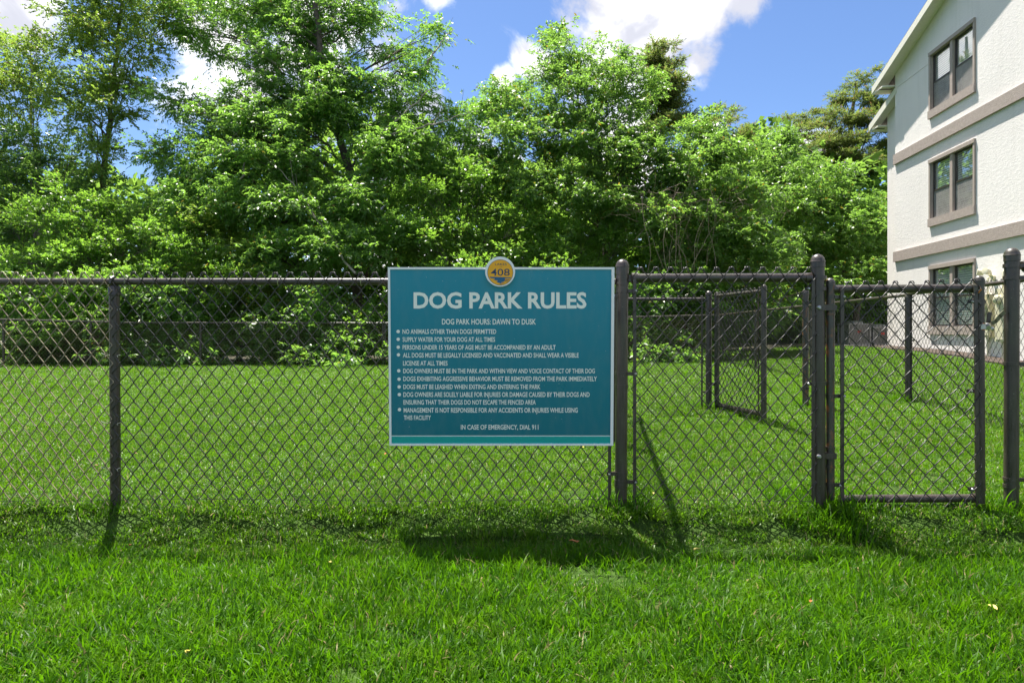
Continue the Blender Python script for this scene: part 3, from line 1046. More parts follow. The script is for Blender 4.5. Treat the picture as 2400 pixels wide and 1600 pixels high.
ab = thing('apartment_building', 'white stucco three storey apartment building with taupe bands and gable roof', 'building', (10.8, 18.1, 0))
dF, dN, dA = 18.1, 3.4, 10.75       # far corner, near corner, ridge
zE = 8.12
zA = zE + 0.335 * (dF - dA)
inn = Vector((0.9943, -0.1061, 0)) * 9.0
WIN = [(16.30, 14.42, 6.25, 7.955), (16.22, 14.36, 3.51, 5.235), (16.13, 14.36, 0.79, 2.54)]
# wall panels around the window openings (one mesh)
m = MB()
th = 0.18


def wquad(d0, d1, z0, z1, zz=None):
    """slab of wall between depths d0>d1"""
    a = [WP(d0, z0), WP(d1, z0), WP(d1, z0, -th), WP(d0, z0, -th)]
    z1a, z1b = (z1, z1) if zz is None else zz
    t = [WP(d0, z1a), WP(d1, z1b), WP(d1, z1b, -th), WP(d0, z1a, -th)]
    m.hexa(a, t)


roofz = lambda d: zE + 0.335 * (dF - d) if d > dA else zA - 0.335 * (dA - d)
cols = [dF, 16.30, 14.40, 12.2, 10.3, dN]
zs = [-.2, 0.80, 2.53, 3.52, 5.22, 6.26, 7.94]
wins_d = [(16.30, 14.40), (12.2, 10.3)]
me = bpy.data.meshes.new('wall')
vs, fs = [], []


def addq(d0, d1, z0, z1, z0b=None, z1b=None):
    b = len(vs)
    z0b = z0 if z0b is None else z0b
    z1b = z1 if z1b is None else z1b
    for d, z in ((d0, z0), (d1, z0b), (d1, z1b), (d0, z1)):
        vs.append(tuple(WP(d, z)))
    fs.append((b, b + 1, b + 2, b + 3))


for ci in range(5):
    d0, d1 = cols[ci], cols[ci + 1]
    iswin = (d0, d1) in wins_d
    for zi in range(6):
        hole_ = iswin and zi in (1, 3, 5)
        if hole_:
            for (da, z_a, db, z_b) in ((d0, zs[zi], d0, zs[zi + 1]), (d1, zs[zi], d1, zs[zi + 1])):
                b = len(vs)
                vs += [tuple(WP(da, z_a)), tuple(WP(db, z_b)), tuple(WP(db, z_b, -.16)), tuple(WP(da, z_a, -.16))]
                fs.append((b, b + 1, b + 2, b + 3))
            for z in (zs[zi], zs[zi + 1]):
                b = len(vs)
                vs += [tuple(WP(d0, z)), tuple(WP(d1, z)), tuple(WP(d1, z, -.16)), tuple(WP(d0, z, -.16))]
                fs.append((b, b + 1, b + 2, b + 3))
        else:
            addq(d0, d1, zs[zi], zs[zi + 1])
    if d0 > dA > d1:
        addq(d0, dA, zs[6], roofz(d0), zs[6], zA)
        addq(dA, d1, zs[6], zA, zs[6], roofz(d1))
    else:
        addq(d0, d1, zs[6], roofz(d0), zs[6], roofz(d1))
# far end wall and near end wall
for d in (dF, dN):
    b = len(vs)
    vs += [tuple(WP(d, -.2)), tuple(WP(d, -.2) + inn), tuple(WP(d, roofz(d)) + inn), tuple(WP(d, roofz(d)))]
    fs.append((b, b + 1, b + 2, b + 3))
mw = MB()
mw.v, mw.f = vs, fs
mw.build('wall', M['stucco'], ab, smooth=0)
# fine joint line across the gable wall
for z in (7.70,):
    m = MB()
    m.hexa([WP(dF, z, .0), WP(16.4, z, .0), WP(16.4, z, .012), WP(dF, z, .012)], [WP(dF, z + .02, .0), WP(16.4, z + .02, .0), WP(16.4, z + .02, .006), WP(dF, z + .02, .006)])
    m.build('wall_joint', M['stucco'], ab, smooth=0)
# taupe belts
for z0, z1 in ((2.82, 3.10), (5.56, 5.84)):
    m = MB()
    m.hexa([WP(dF, z0, -.01), WP(dN, z0, -.01), WP(dN, z0, .06), WP(dF, z0, .06)], [WP(dF, z1, -.01), WP(dN, z1, -.01), WP(dN, z1, .06), WP(dF, z1, .06)])
    m.build('trim_band', M['taupe'], ab, smooth=0)

# rear wing, set back and lower
wing = [(18.1, 19.17)]


def WP2(d, z, out=0.0):
    return WP(d, z, out - 0.28)


m = MB()
m.hexa([WP2(19.17, -.2), WP2(18.0, -.2), WP2(18.0, -.2) + inn, WP2(19.17, -.2) + inn], [WP2(19.17, 7.30), WP2(18.0, 7.68), WP2(18.0, 7.68) + inn, WP2(19.17, 7.30) + inn])
m.build('rear_wing_wall', M['stucco'], ab, smooth=0)

# roofs


def roof(fun, dlo, dhi, z_of, o_, tk=.10):
    r_ = MB()
    A, B = fun(dhi, z_of(dhi), o_), fun(dlo, z_of(dlo), o_)
    up = Vector((0, 0, tk))
    r_.hexa([A + Vector((0, 0, .02)), B + Vector((0, 0, .02)), B + inn, A + inn], [A + up, B + up, B + up + inn, A + up + inn])
    ro = r_.build('roof', M['shingle'], ab, smooth=0)
    # fascia board along the rake, soffit underneath and drip edge
    f_ = MB()
    f_.hexa([fun(dhi, z_of(dhi) - .14, o_ + .0), fun(dlo, z_of(dlo) - .14, o_), fun(dlo, z_of(dlo) - .14, o_ + .022), fun(dhi, z_of(dhi) - .14, o_ + .022)],
            [fun(dhi, z_of(dhi) + .05, o_), fun(dlo, z_of(dlo) + .05, o_), fun(dlo, z_of(dlo) + .05, o_ + .022), fun(dhi, z_of(dhi) + .05, o_ + .022)])
    f_.build('fascia', M['fascia'], ro, smooth=0)
    s_ = MB()
    s_.hexa([fun(dhi, z_of(dhi) - .045, .002), fun(dlo, z_of(dlo) - .045, .002), fun(dlo, z_of(dlo) - .045, o_), fun(dhi, z_of(dhi) - .045, o_)],
            [fun(dhi, z_of(dhi) - .01, .002), fun(dlo, z_of(dlo) - .01, .002), fun(dlo, z_of(dlo) - .01, o_), fun(dhi, z_of(dhi) - .01, o_)])
    s_.build('soffit', M['fascia'], ro, smooth=0)
    return ro


zr1 = lambda d: zE + .03 + 0.335 * (dF - d)
zr1b = lambda d: zr1(dA) - 0.335 * (dA - d)
ro = roof(WP, dA, dF + .62, zr1, .34)
roof(WP, dN - .6, dA, zr1b, .34)
zr2 = lambda d: 7.30 + .03 + 0.335 * (19.17 - d)
ro2 = roof(WP2, 18.02, 19.17 + .56, zr2, .27)
# eave returns: boxed soffit along the far eave
for fun, d0, d1, z, o_, par in ((WP, dF, dF + .62, zr1(dF + .62), .34, ro), (WP2, 19.17, 19.73, zr2(19.73), .27, ro2)):
    m = MB()
    m.hexa([fun(d1, z - .16, o_), fun(d0 + .01, z - .16, o_), fun(d0 + .01, z - .16, o_) + inn, fun(d1, z - .16, o_) + inn],
           [fun(d1, z - .12, o_), fun(d0 + .01, z - .12, o_), fun(d0 + .01, z - .12, o_) + inn, fun(d1, z - .12, o_) + inn])
    m.build('eave_soffit', M['fascia'], par, smooth=0)
    m = MB()
    m.hexa([fun(d0 + .22, z - .175, o_ + .004), fun(d0 + .16, z - .175, o_ + .004), fun(d0 + .16, z - .175, -.0), fun(d0 + .22, z - .175, 0)],
           [fun(d0 + .22, z - .155, o_ + .004), fun(d0 + .16, z - .155, o_ + .004), fun(d0 + .16, z - .155, 0), fun(d0 + .22, z - .155, 0)])
    m.build('soffit_vent', M['darkframe'], par, smooth=0)

# windows
wb = lambda mm, d0, d1, z0, z1, o0, o1: mm.hexa([WP(d0, z0, o0), WP(d1, z0, o0), WP(d1, z0, o1), WP(d0, z0, o1)], [WP(d0, z1, o0), WP(d1, z1, o0), WP(d1, z1, o1), WP(d0, z1, o1)])
for (dl, dr) in ((16.30, 14.40), (12.2, 10.3)):
    for (z0, z1, kind) in ((6.26, 7.94, 0), (3.52, 5.22, 1), (0.80, 2.53, 2)):
        mf = MB()
        wb(mf, dl, dl - .065, z0 + .2, z1 - .09, -.10, .035)
        wb(mf, dr + .065, dr, z0 + .2, z1 - .09, -.10, .035)
        wb(mf, dl, dr, z1 - .09, z1, -.10, .048)
        cm = (dl + dr) / 2
        wb(mf, cm + .055, cm - .055, z0 + .2, z1 - .092, -.09, .012)
        w = mf.build('window', M['taupetrim'], ab, smooth=0)
        ms = MB()
        wb(ms, dl + .01, dr - .01, z0, z0 + .2, -.10, .055)
        ms.build('sill', M['taupe'], w, smooth=0)
        zlo, zhi = z0 + .2, z1 - .09
        zm = (zlo + zhi) / 2
        for (a_, b_) in ((dl - .065, cm + .05), (cm - .05, dr + .065)):
            mm = MB()
            t = .032
            for (q0, q1, y0_, y1_, o0, o1) in ((a_, a_ - t, zlo, zhi, -.085, -.045), (b_ + t, b_, zlo, zhi, -.085, -.045), (a_ - t, b_ + t, zhi - t, zhi, -.085, -.045), (a_ - t, b_ + t, zlo, zlo + t, -.085, -.045), (a_ - t, b_ + t, zm - t / 2, zm + t / 2, -.085, -.035)):
                wb(mm, q0, q1, y0_, y1_, o0, o1)
            sf = mm.build('sash_frame', M['darkframe'], w, smooth=0)
            for nm, y0_, y1_, oo in (('pane', zm + t / 2, zhi - t, -.062), ('pane', zlo + t, zm - t / 2, -.072)):
                mm = MB()
                wb(mm, a_ - t, b_ + t, y0_, y1_, oo - .006, oo)
                mm.build(nm, M['glass'], sf, smooth=0)
            if kind < 2:
                mm = MB()
                q = []
                n_ = 46
                for i in range(n_):
                    zz = zlo + t + (zm - zlo - t) * (i + .5) / n_
                    wb(mm, a_ - t, b_ + t, zz - .0045, zz + .0045, -.052, -.050)
                n_ = 30
                for i in range(n_):
                    dd = a_ - t + (b_ + t - a_ + t) * (i + .5) / n_
                    wb(mm, dd + .004, dd - .004, zlo + t, zm - t / 2, -.0495, -.0485)
                sc = mm.build('insect_screen', M['screen'], sf, smooth=0)
                sc['kind'] = 'stuff'
            # venetian blind behind the glass
            mm = MB()
            n_ = 26
            for i in range(n_):
                zz = zlo + (zhi - zlo) * (i + .5) / n_
                mm.hexa([WP(a_, zz - .027, -.100), WP(b_, zz - .027, -.100), WP(b_, zz - .026, -.102), WP(a_, zz - .026, -.102)],
                        [WP(a_, zz + .022, -.118), WP(b_, zz + .022, -.118), WP(b_, zz + .023, -.120), WP(a_, zz + .023, -.120)])
            bl = mm.build('blind', M['blind'], w, smooth=0)
            bl['kind'] = 'stuff'
        mm = MB()
        wb(mm, dl, dr, z0, z1, -.20, -.19)
        mm.build('room_backing', M['room'], w, smooth=0)

# mulch strip and slab at the foot of the wall
m = MB()
ps = [(d, .10667 * d + 8.904) for d in np.linspace(19.2, 4, 24)]
bt, tp = [], []
for i in range(len(ps) - 1):
    (da, xa), (db, xb_) = ps[i], ps[i + 1]
    wa = .38 + .10 * math.sin(da * 3)
    wb_ = .38 + .10 * math.sin(db * 3)
    za, zb_ = G(xa - .4, da) + .03, G(xb_ - .4, db) + .03
    m.hexa([(xa, da, za - .3), (xb_, db, zb_ - .3), (xb_ - wb_, db, zb_ - .3), (xa - wa, da, za - .3)], [(xa, da, za + .05), (xb_, db, zb_ + .05), (xb_ - wb_, db, zb_), (xa - wa, da, za)])
tag(m.build('mulch_bed', M['mulch'], None, smooth=60), 'strip of brown mulch along the foot of the white building wall', 'mulch', kind='structure')

# concrete pad, air conditioners
dAC = 19.6
xa0, xa1 = PX(1975, dAC), PX(2100, dAC)
zp = PZ(815, dAC)
pad = MB().box(((xa0 + xa1) / 2, dAC + .55, zp - .05), (xa1 - xa0, 1.7, .28)).build('concrete_pad', M['concrete'], None)
tag(pad, 'low concrete pad under the air conditioners beside the building', 'concrete pad', kind='structure')
zp += .09


def acunit(x0, x1, y0, depth, ht, label):
    t = thing('air_conditioner', label, 'air conditioner', ((x0 + x1) / 2, y0, zp), 'air conditioners beside the building')
    w = x1 - x0
    m = MB()
    for sx in (x0 + .02, x1 - .02):
        for sy in (y0 + .02, y0 + depth - .02):
            m.box((sx, sy, zp + ht / 2), (.04, .04, ht))
    m.box(((x0 + x1) / 2, y0 + depth / 2, zp + .03), (w, depth, .06))
    m.box(((x0 + x1) / 2, y0 + depth / 2, zp + ht - .025), (w + .02, depth + .02, .05))
    m.box(((x0 + x1) / 2, y0 + depth / 2, zp + ht / 2), (w - .12, depth - .12, ht - .1))
    c_ = m.build('casing', M['acgrey'], t)
    g = MB()
    for k in range(12):
        g.box(((x0 + x1) / 2, y0 - .004, zp + .09 + (ht - .18) * k / 11), (w - .07, .012, .014))
    for k in range(9):
        g.box((x0 + .05 + (w - .1) * k / 8, y0 - .012, zp + ht / 2), (.010, .006, ht - .12))
    g = g.build('grille', M['acgrille'], t)
    g['kind'] = 'stuff'
    f = MB().lathe(((x0 + x1) / 2, y0 + depth / 2, zp + ht), [(w * .36, 0), (w * .36, .05), (w * .30, .07), (.05, .08)], 18)
    f.build('fan_guard', M['acgrille'], t)
    MB().box((x0 + w * .45, y0 - .02, zp + ht * .62), (.10, .004, .07)).build('warning_label', M['red'], t)


acunit(PX(1990, 19.6), PX(2042, 19.6), 19.6, .7, .66, 'grey air conditioner on the concrete pad, farther from the building corner')
acunit(PX(2046, 19.6), PX(2096, 19.6), 19.6, .7, .56, 'lower grey air conditioner on the concrete pad, nearest the building corner')


# floodlights, meter boxes on the wall
def wat(x, y, out=0):
    d = 13356 / (x - 1360)
    return d, PZ(y, d)


d0, z0 = wat(2330, 650)
fl2 = thing('wall_floodlight', 'beige twin floodlight fixed on the white wall right of the lowest window', 'lamp', tuple(WP(d0, z0)))
m = MB().tube([WP(d0, z0, 0), WP(d0, z0, .05)], .06, 14)
m.tube([WP(d0, z0, .04), WP(d0 + .02, z0 + .06, .10)], .018, 8)
m.build('mounting_plate', M['beige'], fl2)
for dx, up in ((.13, .10), (-.11, .10)):
    a_, b_ = WP(d0 + dx * .5, z0 + .10, .10), WP(d0 + dx * 1.1, z0 + up + .03, .26)
    dr_ = (b_ - a_)
    MB().tube([WP(d0, z0 + .02, .05), a_, a_ + dr_ * .3, a_ + dr_ * .35, b_, b_ + dr_ * .02], [.015, .018, .03, .058, .068, .05], 14).build('lamp_head', M['beige'], fl2)

for (xx, yt, yb_, w_, lab, mt) in ((2322, 690, 790, .34, 'yellowed tall meter box on the wall beside the lowest window', 'yellowed'), (2358, 676, 800, .30, 'beige utility box on the wall behind the thick right post', 'beige')):
    d0, zt_ = wat(xx, yt)
    _, zb_ = wat(xx, yb_)
    t = thing('meter_box', lab, 'utility box', tuple(WP(d0, zb_)), 'utility boxes on the building wall')
    m = MB()
    wb(m, d0 + w_ / 2, d0 - w_ / 2, zb_, zt_, 0, .13)
    m.build('cabinet', M[mt], t)
    m = MB()
    wb(m, d0 + w_ / 2 - .03, d0 - w_ / 2 + .03, zb_ + .04, (zb_ + zt_) / 2 - .02, .13, .142)
    m.build('door', M['beige'], t)
    c_ = WP(d0, zt_ - .22, .13)
    MB().tube([c_, WP(d0, zt_ - .22, .17), WP(d0, zt_ - .22, .22), WP(d0, zt_ - .22, .24)], [.09, .09, .08, .05], 18).build('meter_dial', M['beige'], t)
    MB().tube([WP(d0, zb_, .06), WP(d0, G(10, d0) - .05, .06)], .022, 10).build('conduit', M['beige'], t)
    MB().tube([WP(d0, zt_, .06), WP(d0, zt_ + .35, .06), WP(d0, zt_ + .4, .0)], .018, 10).build('conduit', M['beige'], t)


# ------------------------------------------------------------------ foliage
def unit(a):
    return a / (np.linalg.norm(a, axis=-1, keepdims=True) + 1e-9)


def sprays(pos, dirs, L, m, ll, lw, spread, droop, r, flat=0.35):
    """vectorised twigs with m leaflets each: pos (n,3), dirs (n,3). returns quads verts (n*m,4,3)"""
    n = len(pos)
    D = unit(dirs)
    up = np.array([0, 0, 1.0])
    side = unit(np.cross(D, up) + r.normal(0, .25, (n, 3)))
    nor = np.cross(side, D)
    Ls = L * r.uniform(.6, 1.2, n)
    t = (np.arange(m) + .6) / m
    t = t[None, :, None] * Ls[:, None, None]
    base = pos[:, None, :] + D[:, None, :] * t
    base[..., 2] -= droop * (t[..., 0] ** 2) / L
    sgn = np.where(np.arange(m) % 2 == 0, 1, -1)[None, :, None]
    last = (np.arange(m) == m - 1)[None, :, None]
    ld = D[:, None, :] * (1 - spread) + side[:, None, :] * sgn * spread * np.where(last, 0, 1) + r.normal(0, .20, (n, m, 3))
    ld[..., 2] -= droop * 0.55
    ld = unit(ld)
    ln = unit(nor[:, None, :] * (1 - flat) + r.normal(0, flat + .15, (n, m, 3)))
    lw_ = unit(np.cross(ld, ln))
    ln = np.cross(lw_, ld)
    l = ll * r.uniform(.7, 1.3, (n, 1, 1)) * r.uniform(.6, 1.2, (n, m, 1))
    w = lw * r.uniform(.75, 1.2, (n, m, 1)) * .5
    mid = base + ld * l * .45 - ln * l * .04
    tip = base + ld * l - ln * l * .16
    q = np.stack([base, mid + lw_ * w + ln * w * .25, tip, mid - lw_ * w + ln * w * .25], 2)
    return q.reshape(-1, 4, 3)


TYPES = {  # L, leaflets, leaf len, leaf width, spread, droop, cluster radius, material
    'pinnate': (.34, 11, .128, .045, .62, .55, .30, 'leaf_pinnate'),
    'bright': (.31, 11, .120, .046, .62, .50, .28, 'leaf_bright'),
    'glossy': (.18, 9, .080, .038, .55, .10, .22, 'leaf_glossy'),
    'deep': (.22, 9, .098, .047, .55, .20, .24, 'leaf_deep'),
    'olive': (.22, 8, .082, .054, .55, .35, .25, 'leaf_olive'),
    'cypress': (.34, 12, .14, .034, .45, .12, .20, 'leaf_cypress'),
}


def lobe_world(l, d, sl_=1.0):
    x, y, rx, ry = l[:4]
    dd = d + (l[4] if len(l) > 4 else 0.0) + (200 - y) / 100.0 * sl_
    dd = max(dd, 16.95 + (745 - y) / 100.0 * 0.80)
    if x > 1790:      # nothing overhangs the air conditioners beside the building
        dd = max(dd, 21.0 + (745 - y) / 100.0 * 0.5)
    c = np.array(P(x, y, dd))
    return c, np.array([rx / F * dd, max(rx, ry) / F * dd * .9, ry / F * dd])


KM = 1.44


def tree(name, label, cat, d, trunk, lobes, typ, k=0.25, tr=.12, group=None, bark='bark', seed=1, branches=True, ncl=30, stem_from=None, shell=.45, slope=0.8):
    r = np.random.default_rng(seed)
    L, mm, ll, lw, spread, droop, cr, mat = TYPES[typ]
    if cat == 'shrub':
        slope_y = 640
    else:
        slope_y = 200
    tp = [P(x, y, d + (1.7 if cat == 'tree' else 0.0)) for x, y in trunk]
    gx, gy = tp[0].x, tp[0].y
    gzv = G(gx, gy) - .05
    root = thing(name, label, cat, (gx, gy, gzv), group)
    pts = [Vector((gx, gy, gzv))] + [p for p in tp if p.z > gzv + .3]
    # smooth/jitter the trunk
    fine = []
    for i in range(len(pts) - 1):
        for s_ in range(4):
            t = s_ / 4
            p = pts[i].lerp(pts[i + 1], t)
            fine.append(p + Vector((r.normal(0, .05), r.normal(0, .05), 0)) * (1 if fine else 0))
    fine.append(pts[-1])
    n = len(fine)
    trunk_mb = MB()
    rad = [tr * (1 - .75 * i / (n - 1)) + .008 for i in range(n)]
    rad[0] *= 1.35
    trunk_mb.tube(fine, rad, 9)
    Q = []
    rn = []
    for l in lobes:
        jx, jy = r.uniform(-14, 14), r.uniform(-12, 12)
        c, Rr = lobe_world((l[0] + jx, l[1] + jy) + tuple(l[2:]), d + r.uniform(-.5, .5) + (slope_y - 200) / 100 * slope, slope)
        nl = math.pi * l[2] * l[3] * k * KM * (1.6 if typ == 'cypress' else 1.0)
        ns = max(8, int(nl / mm))
        nc = max(4, int(ns / ncl))
        v = unit(r.normal(size=(nc, 3)))
        rad_ = r.uniform(shell, 1.0, (nc, 1)) ** .6
        cc = c + v * rad_ * Rr + np.array([0, -1, 0]) * r.uniform(-.5, .9, (nc, 1))
        # sprays
        idx = r.integers(0, nc, ns)
        g = r.normal(size=(ns, 3)) * np.array([1, 1, .30 if typ == 'cypress' else .58]) * cr * .88
        pos = cc[idx] + g
        outw = unit((pos - c) / Rr) * .6 + unit(g) * .6 + np.array([0, 0, .25]) + r.normal(0, .25, (ns, 3))
        q = sprays(pos - unit(outw) * L * .4, outw, L, mm, ll, lw, spread, droop, r)
        Q.append(q)
        rn.append(np.clip(np.repeat(r.beta(2, 2, nc)[idx], mm) * .55 + r.uniform(0, .45, ns * mm), 0, 1))
        if branches:
            # limb from the trunk to the lobe, then twigs to the clusters
            cz = c[2]
            cand = [i for i in range(n) if fine[i].z < cz - .2] or [0]
            want = cz - .6 - .5 * abs(c[0] - fine[cand[-1]].x)
            i0 = min(cand, key=lambda i: abs(fine[i].z - want))
            p0 = fine[i0]
            C = Vector(c)
            mid = p0.lerp(C, .5) + Vector((r.normal(0, .15), r.normal(0, .15), .12 * (C - p0).length))
            r0 = min(rad[i0] * .4, .03 + .006 * (C - p0).length)
            bp = []
            for s_ in range(7):
                t = s_ / 6
                b0 = p0 * (1 - t) ** 2 + mid * 2 * t * (1 - t) + C * t * t
                bp.append(b0 + Vector(r.normal(0, .03, 3)) * (1 if 0 < s_ < 6 else 0))
            trunk_mb.tube(bp, [r0 * (1 - .75 * s_ / 6) for s_ in range(7)], 6, cap=False)
            for j in range(min(nc, 26)):
                e = Vector(cc[j])
                sidx = int(r.integers(2, 6))
                s0 = bp[sidx]
                md = s0.lerp(e, .55) + Vector((r.normal(0, .06), r.normal(0, .06), .05 + r.normal(0, .05)))
                r1 = r0 * .28 + .004
                trunk_mb.tube([s0, s0.lerp(md, .6), md, e], [r1, r1 * .8, r1 * .6, .003], 4, cap=False)
    trunk_mb.build('trunk' if cat == 'tree' else 'stems', M[bark], root, smooth=60)
    Q = np.concatenate(Q)
    V = Q.reshape(-1, 3)
    V[:, 2] = np.maximum(V[:, 2], gz(V[:, 0], V[:, 1]) + .01)
    Fc = np.arange(len(V)).reshape(-1, 4)
    mesh_np('crown' if cat == 'tree' else 'foliage', V, Fc, M[mat], root, np.concatenate(rn))
    return root


GT = 'trees behind the back fence'
GS = 'shrubs along the back fence'
tree('slender_tree', 'pale olive tree at the far left edge of the picture', 'tree', 23, [(80, 740), (95, 500), (80, 300), (70, 130)],
     [(35, 140, 62, 55), (105, 115, 55, 50), (90, 215, 75, 60), (15, 240, 60, 60), (60, 310, 60, 45), (-80, 200, 90, 100), (-60, 330, 90, 80), (-90, 60, 80, 80), (130, 190, 40, 40)],
     'olive', k=.24, tr=.10, group=GT, bark='barkpale', seed=11, shell=.2)
tree('vine_covered_tree', 'tall tree with vine wrapped trunk rising out of the top left', 'tree', 21, [(225, 760), (238, 560), (246, 400), (262, 250), (275, 80), (290, -60)],
     [(190, 40, 70, 60), (260, -10, 90, 60), (335, 35, 80, 55), (250, 90, 70, 55), (345, 115, 55, 45), (175, 130, 50, 50), (265, 175, 50, 55), (215, 190, 48, 50), (315, 190, 45, 40), (160, 225, 40, 36), (240, 250, 34, 50), (285, 270, 34, 45), (232, 340, 30, 50), (210, 300, 36, 32), (400, 60, 60, 50), (180, -80, 120, 70), (330, -80, 120, 70)],
     'olive', k=.24, tr=.14, group=GT, bark='bark', seed=12, shell=.15)
tree('large_spreading_tree', 'largest tree with drooping compound leaves filling the upper left of centre', 'tree', 19.5, [(842, 800), (832, 560), (818, 400), (785, 250), (755, 120), (735, 0), (720, -90)],
     [(450, 60, 70, 50), (515, 125, 55, 22), (400, 235, 40, 26), (540, 20, 85, 50), (470, -40, 90, 50), (620, 60, 75, 50), (700, 20, 85, 60), (790, 50, 70, 55), (735, 70, 60, 45, -.8), (740, 150, 60, 45, -.8), (765, 235, 60, 45, -.9), (650, -60, 120, 60), (800, -70, 110, 60), (870, 15, 45, 50), (905, 95, 45, 34), (860, 80, 45, 40), (700, 120, 80, 55), (610, 150, 60, 40),
      (640, 210, 80, 55), (740, 205, 75, 50), (820, 175, 60, 40), (540, 265, 80, 50), (465, 300, 70, 45), (440, 225, 42, 28), (620, 300, 80, 50), (710, 300, 75, 50), (800, 280, 70, 50), (880, 215, 70, 45), (960, 165, 50, 34), (1040, 88, 32, 30), (1000, 130, 26, 24),
      (880, 310, 70, 50), (970, 250, 60, 45), (420, 390, 75, 50), (510, 390, 75, 55), (600, 400, 75, 55), (720, 400, 60, 50), (900, 400, 70, 55), (960, 340, 60, 50),
      (480, 470, 80, 55), (590, 500, 80, 60), (690, 500, 75, 60), (800, 480, 60, 55, -.6), (880, 490, 75, 60, -.8), (760, 570, 80, 55, -.9), (640, 590, 80, 55, -.6), (860, 580, 70, 55, -1.0), (940, 560, 50, 50, -1.0)],
     'pinnate', k=.26, tr=.19, group=GT, bark='bark', seed=13, shell=.2, slope=.95)
tree('mid_green_tree', 'shorter tree in the dip of the tree line left of the rounded crown', 'tree', 22.5, [(1110, 780), (1100, 500), (1090, 330)],
     [(1050, 300, 50, 40), (1110, 270, 55, 40), (1180, 250, 38, 40), (1150, 330, 70, 50), (1060, 370, 70, 50), (1000, 320, 45, 45), (1120, 410, 80, 50), (1030, 440, 60, 50), (1200, 400, 70, 60), (980, 400, 60, 60)],
     'pinnate', k=.28, tr=.12, group=GT, seed=14, shell=.3)
tree('rounded_tree', 'broad bright green tree with a rounded crown right of the sign top', 'tree', 20, [(1430, 800), (1420, 560), (1400, 380), (1380, 240), (1350, 140)],
     [(1312, 85, 34, 30), (1290, 125, 45, 30), (1240, 175, 50, 40), (1330, 165, 65, 45), (1410, 150, 60, 40), (1470, 185, 50, 42), (1520, 230, 42, 42), (1180, 235, 45, 38), (1250, 250, 70, 45), (1340, 245, 75, 50), (1430, 245, 70, 50), (1500, 300, 60, 48), (1220, 330, 75, 50), (1310, 330, 75, 55), (1400, 340, 75, 55), (1480, 380, 70, 55), (1560, 350, 48, 44), (1260, 420, 80, 55), (1360, 430, 80, 55), (1450, 460, 75, 55), (1550, 430, 60, 50), (1640, 350, 60, 42), (1700, 340, 45, 36), (1610, 420, 70, 50)],
     'bright', k=.27, tr=.17, group=GT, seed=15, shell=.3)
tree('bright_leaning_tree', 'light green tree with hanging leaves in front of the cypresses', 'tree', 20.5, [(1690, 800), (1680, 600), (1670, 420)],
     [(1600, 320, 50, 36), (1650, 300, 45, 30), (1720, 400, 70, 50), (1640, 460, 70, 50), (1740, 470, 60, 50), (1700, 540, 75, 55), (1600, 520, 75, 55), (1770, 560, 70, 55), (1810, 480, 50, 42)],
     'bright', k=.27, tr=.12, group=GT, seed=16, shell=.3)
tree('cypress_tree', 'dark shaggy cypress poking up behind the rounded crown', 'tree', 24, [(1560, 760), (1555, 400), (1545, 120)],
     [(1540, 128, 36, 20), (1515, 160, 36, 22), (1570, 165, 32, 22), (1540, 195, 45, 26), (1570, 225, 40, 26), (1520, 240, 40, 30), (1575, 275, 32, 34), (1545, 300, 45, 40)],
     'cypress', k=.42, tr=.16, group=GT, seed=17, shell=.1)
tree('cypress_tree', 'flat topped cypress showing above the trees right of the rounded crown', 'tree', 30, [(1750, 760), (1735, 450), (1700, 290)],
     [(1690, 272, 52, 11), (1655, 285, 36, 12), (1745, 312, 46, 14), (1715, 335, 50, 16), (1765, 345, 40, 18), (1700, 370, 45, 22), (1790, 385, 45, 24)],
     'cypress', k=.50, tr=.15, group=GT, seed=18, shell=.1)
tree('broadleaf_tree', 'dark rounded small leaved tree standing between two cypresses', 'tree', 26, [(1840, 760), (1835, 500), (1825, 380)],
     [(1810, 345, 40, 34), (1850, 370, 48, 40), (1800, 400, 45, 36), (1860, 420, 45, 38), (1830, 320, 32, 24)],
     'deep', k=.40, tr=.12, group=GT, seed=19, shell=.3)
tree('cypress_tree', 'thin wispy cypress between the dark round tree and the tall cypress', 'tree', 31, [(1900, 760), (1895, 480), (1850, 300)],
     [(1848, 283, 28, 14), (1875, 300, 40, 16), (1835, 305, 36, 14), (1900, 325, 45, 18), (1915, 355, 45, 20), (1890, 390, 50, 22), (1940, 395, 40, 22), (1925, 300, 22, 16)],
     'cypress', k=.38, tr=.12, group=GT, seed=20, shell=.1)
tree('cypress_tree', 'tallest cypress with tiered branches beside the building eave', 'tree', 29, [(1998, 760), (1998, 480), (1996, 300), (2008, 190)],
     [(2022, 180, 22, 10), (2000, 195, 32, 12), (1968, 215, 22, 14), (1985, 232, 30, 13), (2040, 232, 32, 14), (2060, 255, 32, 16), (1955, 285, 42, 14), (2010, 285, 40, 18), (2060, 305, 36, 20), (1930, 315, 40, 14), (2000, 335, 55, 20), (2065, 350, 36, 24), (1950, 360, 50, 18), (2010, 385, 55, 24), (2070, 400, 40, 28), (1945, 330, 45, 22), (1960, 400, 50, 30), (2045, 210, 24, 10)],
     'cypress', k=.46, tr=.20, group=GT, seed=21, shell=.1)
tree('right_hand_tree', 'bushy light green tree touching the left edge of the white building', 'tree', 22.5, [(2010, 800), (2000, 600), (1990, 480)],
     [(1900, 420, 50, 36), (1960, 420, 50, 36), (1870, 480, 60, 46), (1940, 480, 60, 46), (2010, 450, 55, 42), (2060, 480, 50, 45), (1880, 555, 70, 50), (1960, 560, 70, 50), (2040, 560, 70, 55), (2060, 640, 60, 50), (1970, 640, 70, 50)],
     'bright', k=.30, tr=.12, group=GT, seed=22, shell=.3)

